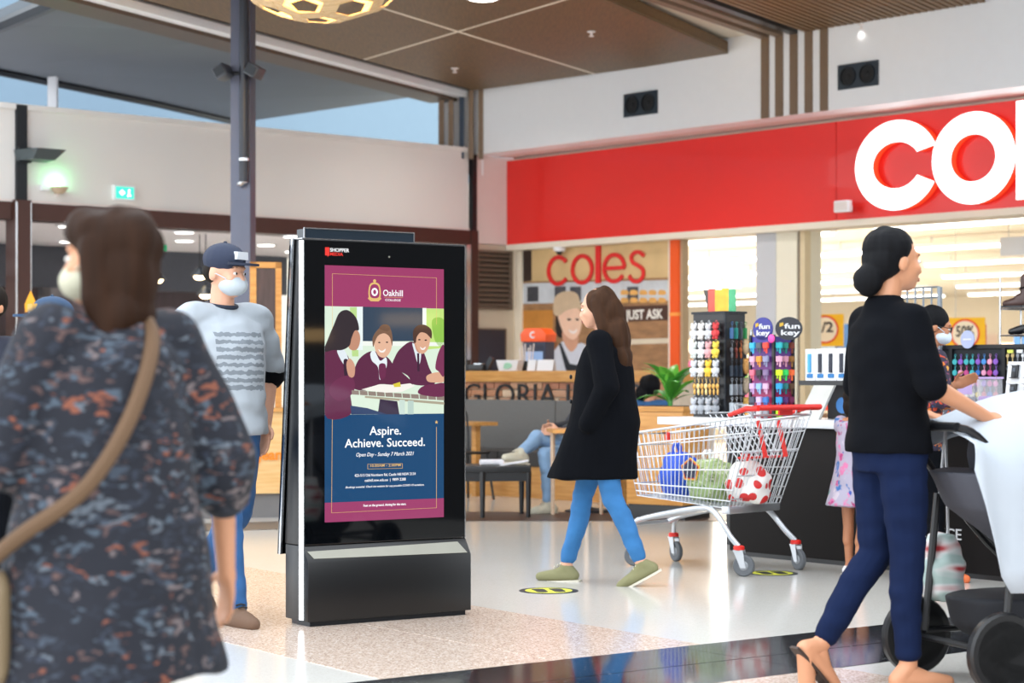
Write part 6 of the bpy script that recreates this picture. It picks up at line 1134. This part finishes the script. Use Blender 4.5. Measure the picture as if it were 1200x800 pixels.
blob('dress', mb, .008, M_flor, G.root, 2, .008, 14); shoes(G, mat('white_sandal', '#e6e4e8', .6), M_soleW, -.02, 'sandal', 1.25); headblob(G, 'hair', [('e', (0, .03, .03), (.09, .10, .095)), ('e', (0, .08, -.06), (.07, .05, .1))], hairm('dark', '#1b1410'), .008)
# --- woman with glasses and mask at the counter
Mo = person('person', 'woman with glasses and dark hair in an orange patterned top at the service counter', ((1077-600)/F*11.2, 11.2, 0), (.93, .2), 1.56, dict(er=(-.22, -.06, 1.12), wr=(-.16, -.26, 1.02), el=(.22, -.12, 1.12), wl=(.16, -.30, 1.20), che=(0, -.03, 1.24), nek=(0, -.055, 1.43), hed=(0, -.11, 1.57), sl=(.165, -.05, 1.375), sr=(-.165, -.05, 1.375), ar=(-.09, -.10, .085), kr=(-.09, -.06, .49)), SK3, .008, -.3, .25)
pants(Mo, M_blk, .95, .95); top(Mo, pattern('orange_pattern', ['#2a2438', '#d8762a', '#e0a040', '#7a3a5a', '#2f5a8a', '#c84a2a'], 24, (1, 1, 1.5), .8, .2, .2), .80, 1.0, 1.1, 'blouse'); shoes(Mo, mat('orange_shoe', '#ea7a48', .6), M_soleW, 0, 'shoe', 1.25); mask(Mo, mat('mask_blue', '#c9d6e2', .8)); headblob(Mo, 'hair', [('e', (0, .025, .03), (.09, .10, .095)), ('e', (0, .07, -.04), (.08, .06, .09))], hairm('black', '#0b0c10'), .008)
q = MB(Mo.HM)
for s_ in (-1, 1): q.tube([(s_*.032+.024*math.cos(a_), -.094, -.004+.018*math.sin(a_)) for a_ in [i*math.pi/7 for i in range(14)]], .0025, 5, True); q.tube([(s_*.056, -.09, 0), (s_*.078, -.04, 0), (s_*.078, .01, -.005)], .0025, 5)
q.tube([(-.01, -.096, 0), (.01, -.096, 0)], .0025, 5); q.build('glasses', M_dark, Mo.root)
# --- seated cafe customers
st = gp(668, 600); sY = 17.0; SE = person('person', 'seated customer in pale jeans and dirty white sneakers with crossed legs holding a phone', ((676-600)/F*sY, sY, 0), (-.93, -.36), 1.70, dict(pel=(0, .12, .53), che=(0, .17, .83), nek=(0, .15, 1.02), hed=(0, .10, 1.165), sl=(.17, .15, .97), sr=(-.17, .15, .97), el=(.22, .05, .72), er=(-.22, .02, .72), wl=(.10, -.20, .70), wr=(-.06, -.22, .72), hl=(.085, .10, .50), hr=(-.085, .10, .50), kl=(.09, -.33, .50), al=(.09, -.30, .085), kr=(-.02, -.36, .64), ar=(.12, -.56, .52), tr=(.3, -1, .2), pr=-.15), SK1, .010, 0, .3)
pants(SE, mat('pale_denim', '#86a8cc', .8, var=.15, scale=14), 1.0, .9, 'jeans', .008, .06); top(SE, mat('dark_jumper', '#33363e', .85), .50, 1.8, 1.1, 'jumper'); shoes(SE, mat('worn_white', '#c9c4b0', .8, var=.25, scale=20), M_soleW, 0, 'sneaker', 1.4); headblob(SE, 'hair', [('e', (0, .03, .02), (.088, .096, .095))], hairm('dark', '#1b1410'), .009)
ph = thing('mobile_phone', 'dark mobile phone with teal back in the seated customer hands', 'phone', at(630, 514, 16.95), .4); MB().rbox((0, 0, 0), (.15, .07, .012), .015, Matrix.Rotation(.6, 3, 'X')).build('case', M_dark, ph, .002); MB().rbox((-.03, -.02, -.012), (.09, .05, .008), .01, Matrix.Rotation(.6, 3, 'X')).build('back_cover', mat('teal_case', '#3f8f9a', .4), ph)
sY = 17.6; S2 = person('person', 'seated customer with black hair and denim jacket behind the oak planter', ((757-600)/F*sY, sY, 0), (.5, .85), 1.62, dict(pel=(0, .05, .50), che=(0, .0, .80), nek=(0, -.06, .99), hed=(0, -.10, 1.10), sl=(.17, -.04, .95), sr=(-.17, -.04, .95), el=(.22, -.12, .72), er=(-.22, -.12, .72), wl=(.10, -.30, .70), wr=(-.10, -.30, .70), hl=(.085, .02, .48), hr=(-.085, .02, .48), kl=(.09, -.40, .49), al=(.09, -.38, .085), kr=(-.09, -.40, .49), ar=(-.09, -.38, .085)), SK2, .011, 0, .4)
pants(S2, M_blk); top(S2, mat('denim_jacket', '#2c5a8c', .8, var=.2, scale=14), .47, 1.85, 1.12, 'jacket'); shoes(S2, M_blk, M_soleD); headblob(S2, 'hair', [('e', (0, .03, .03), (.10, .11, .10)), ('e', (.05, .02, -.05), (.09, .08, .08))], hairm('black', '#0b0c10'), .009, .01)
sto = thing('cafe_stool', 'low dark cafe stool under the customer in the denim jacket', 'stool', (S2.root.location.x, S2.root.location.y, 0), 0); MB().lathe([(.17, .33), (.18, .36), (.16, .385)], 20).build('seat', M_black, sto); MB().tube([(0, 0, .34), (0, 0, .03)], .03, 10).build('post', M_dark, sto); MB().lathe([(.2, 0), (.2, .015), (.03, .04)], 20).build('base', M_dark, sto)
sto = thing('cafe_stool', 'low dark cafe stool under the customer with crossed legs', 'stool', (SE.root.location.x+.1, SE.root.location.y+.04, 0), 0); MB().lathe([(.17, .36), (.18, .39), (.16, .415)], 20).build('seat', M_black, sto); MB().tube([(0, 0, .37), (0, 0, .03)], .03, 10).build('post', M_dark, sto); MB().lathe([(.2, 0), (.2, .015), (.03, .04)], 20).build('base', M_dark, sto)
bpy.data.scenes.remove(WORK)
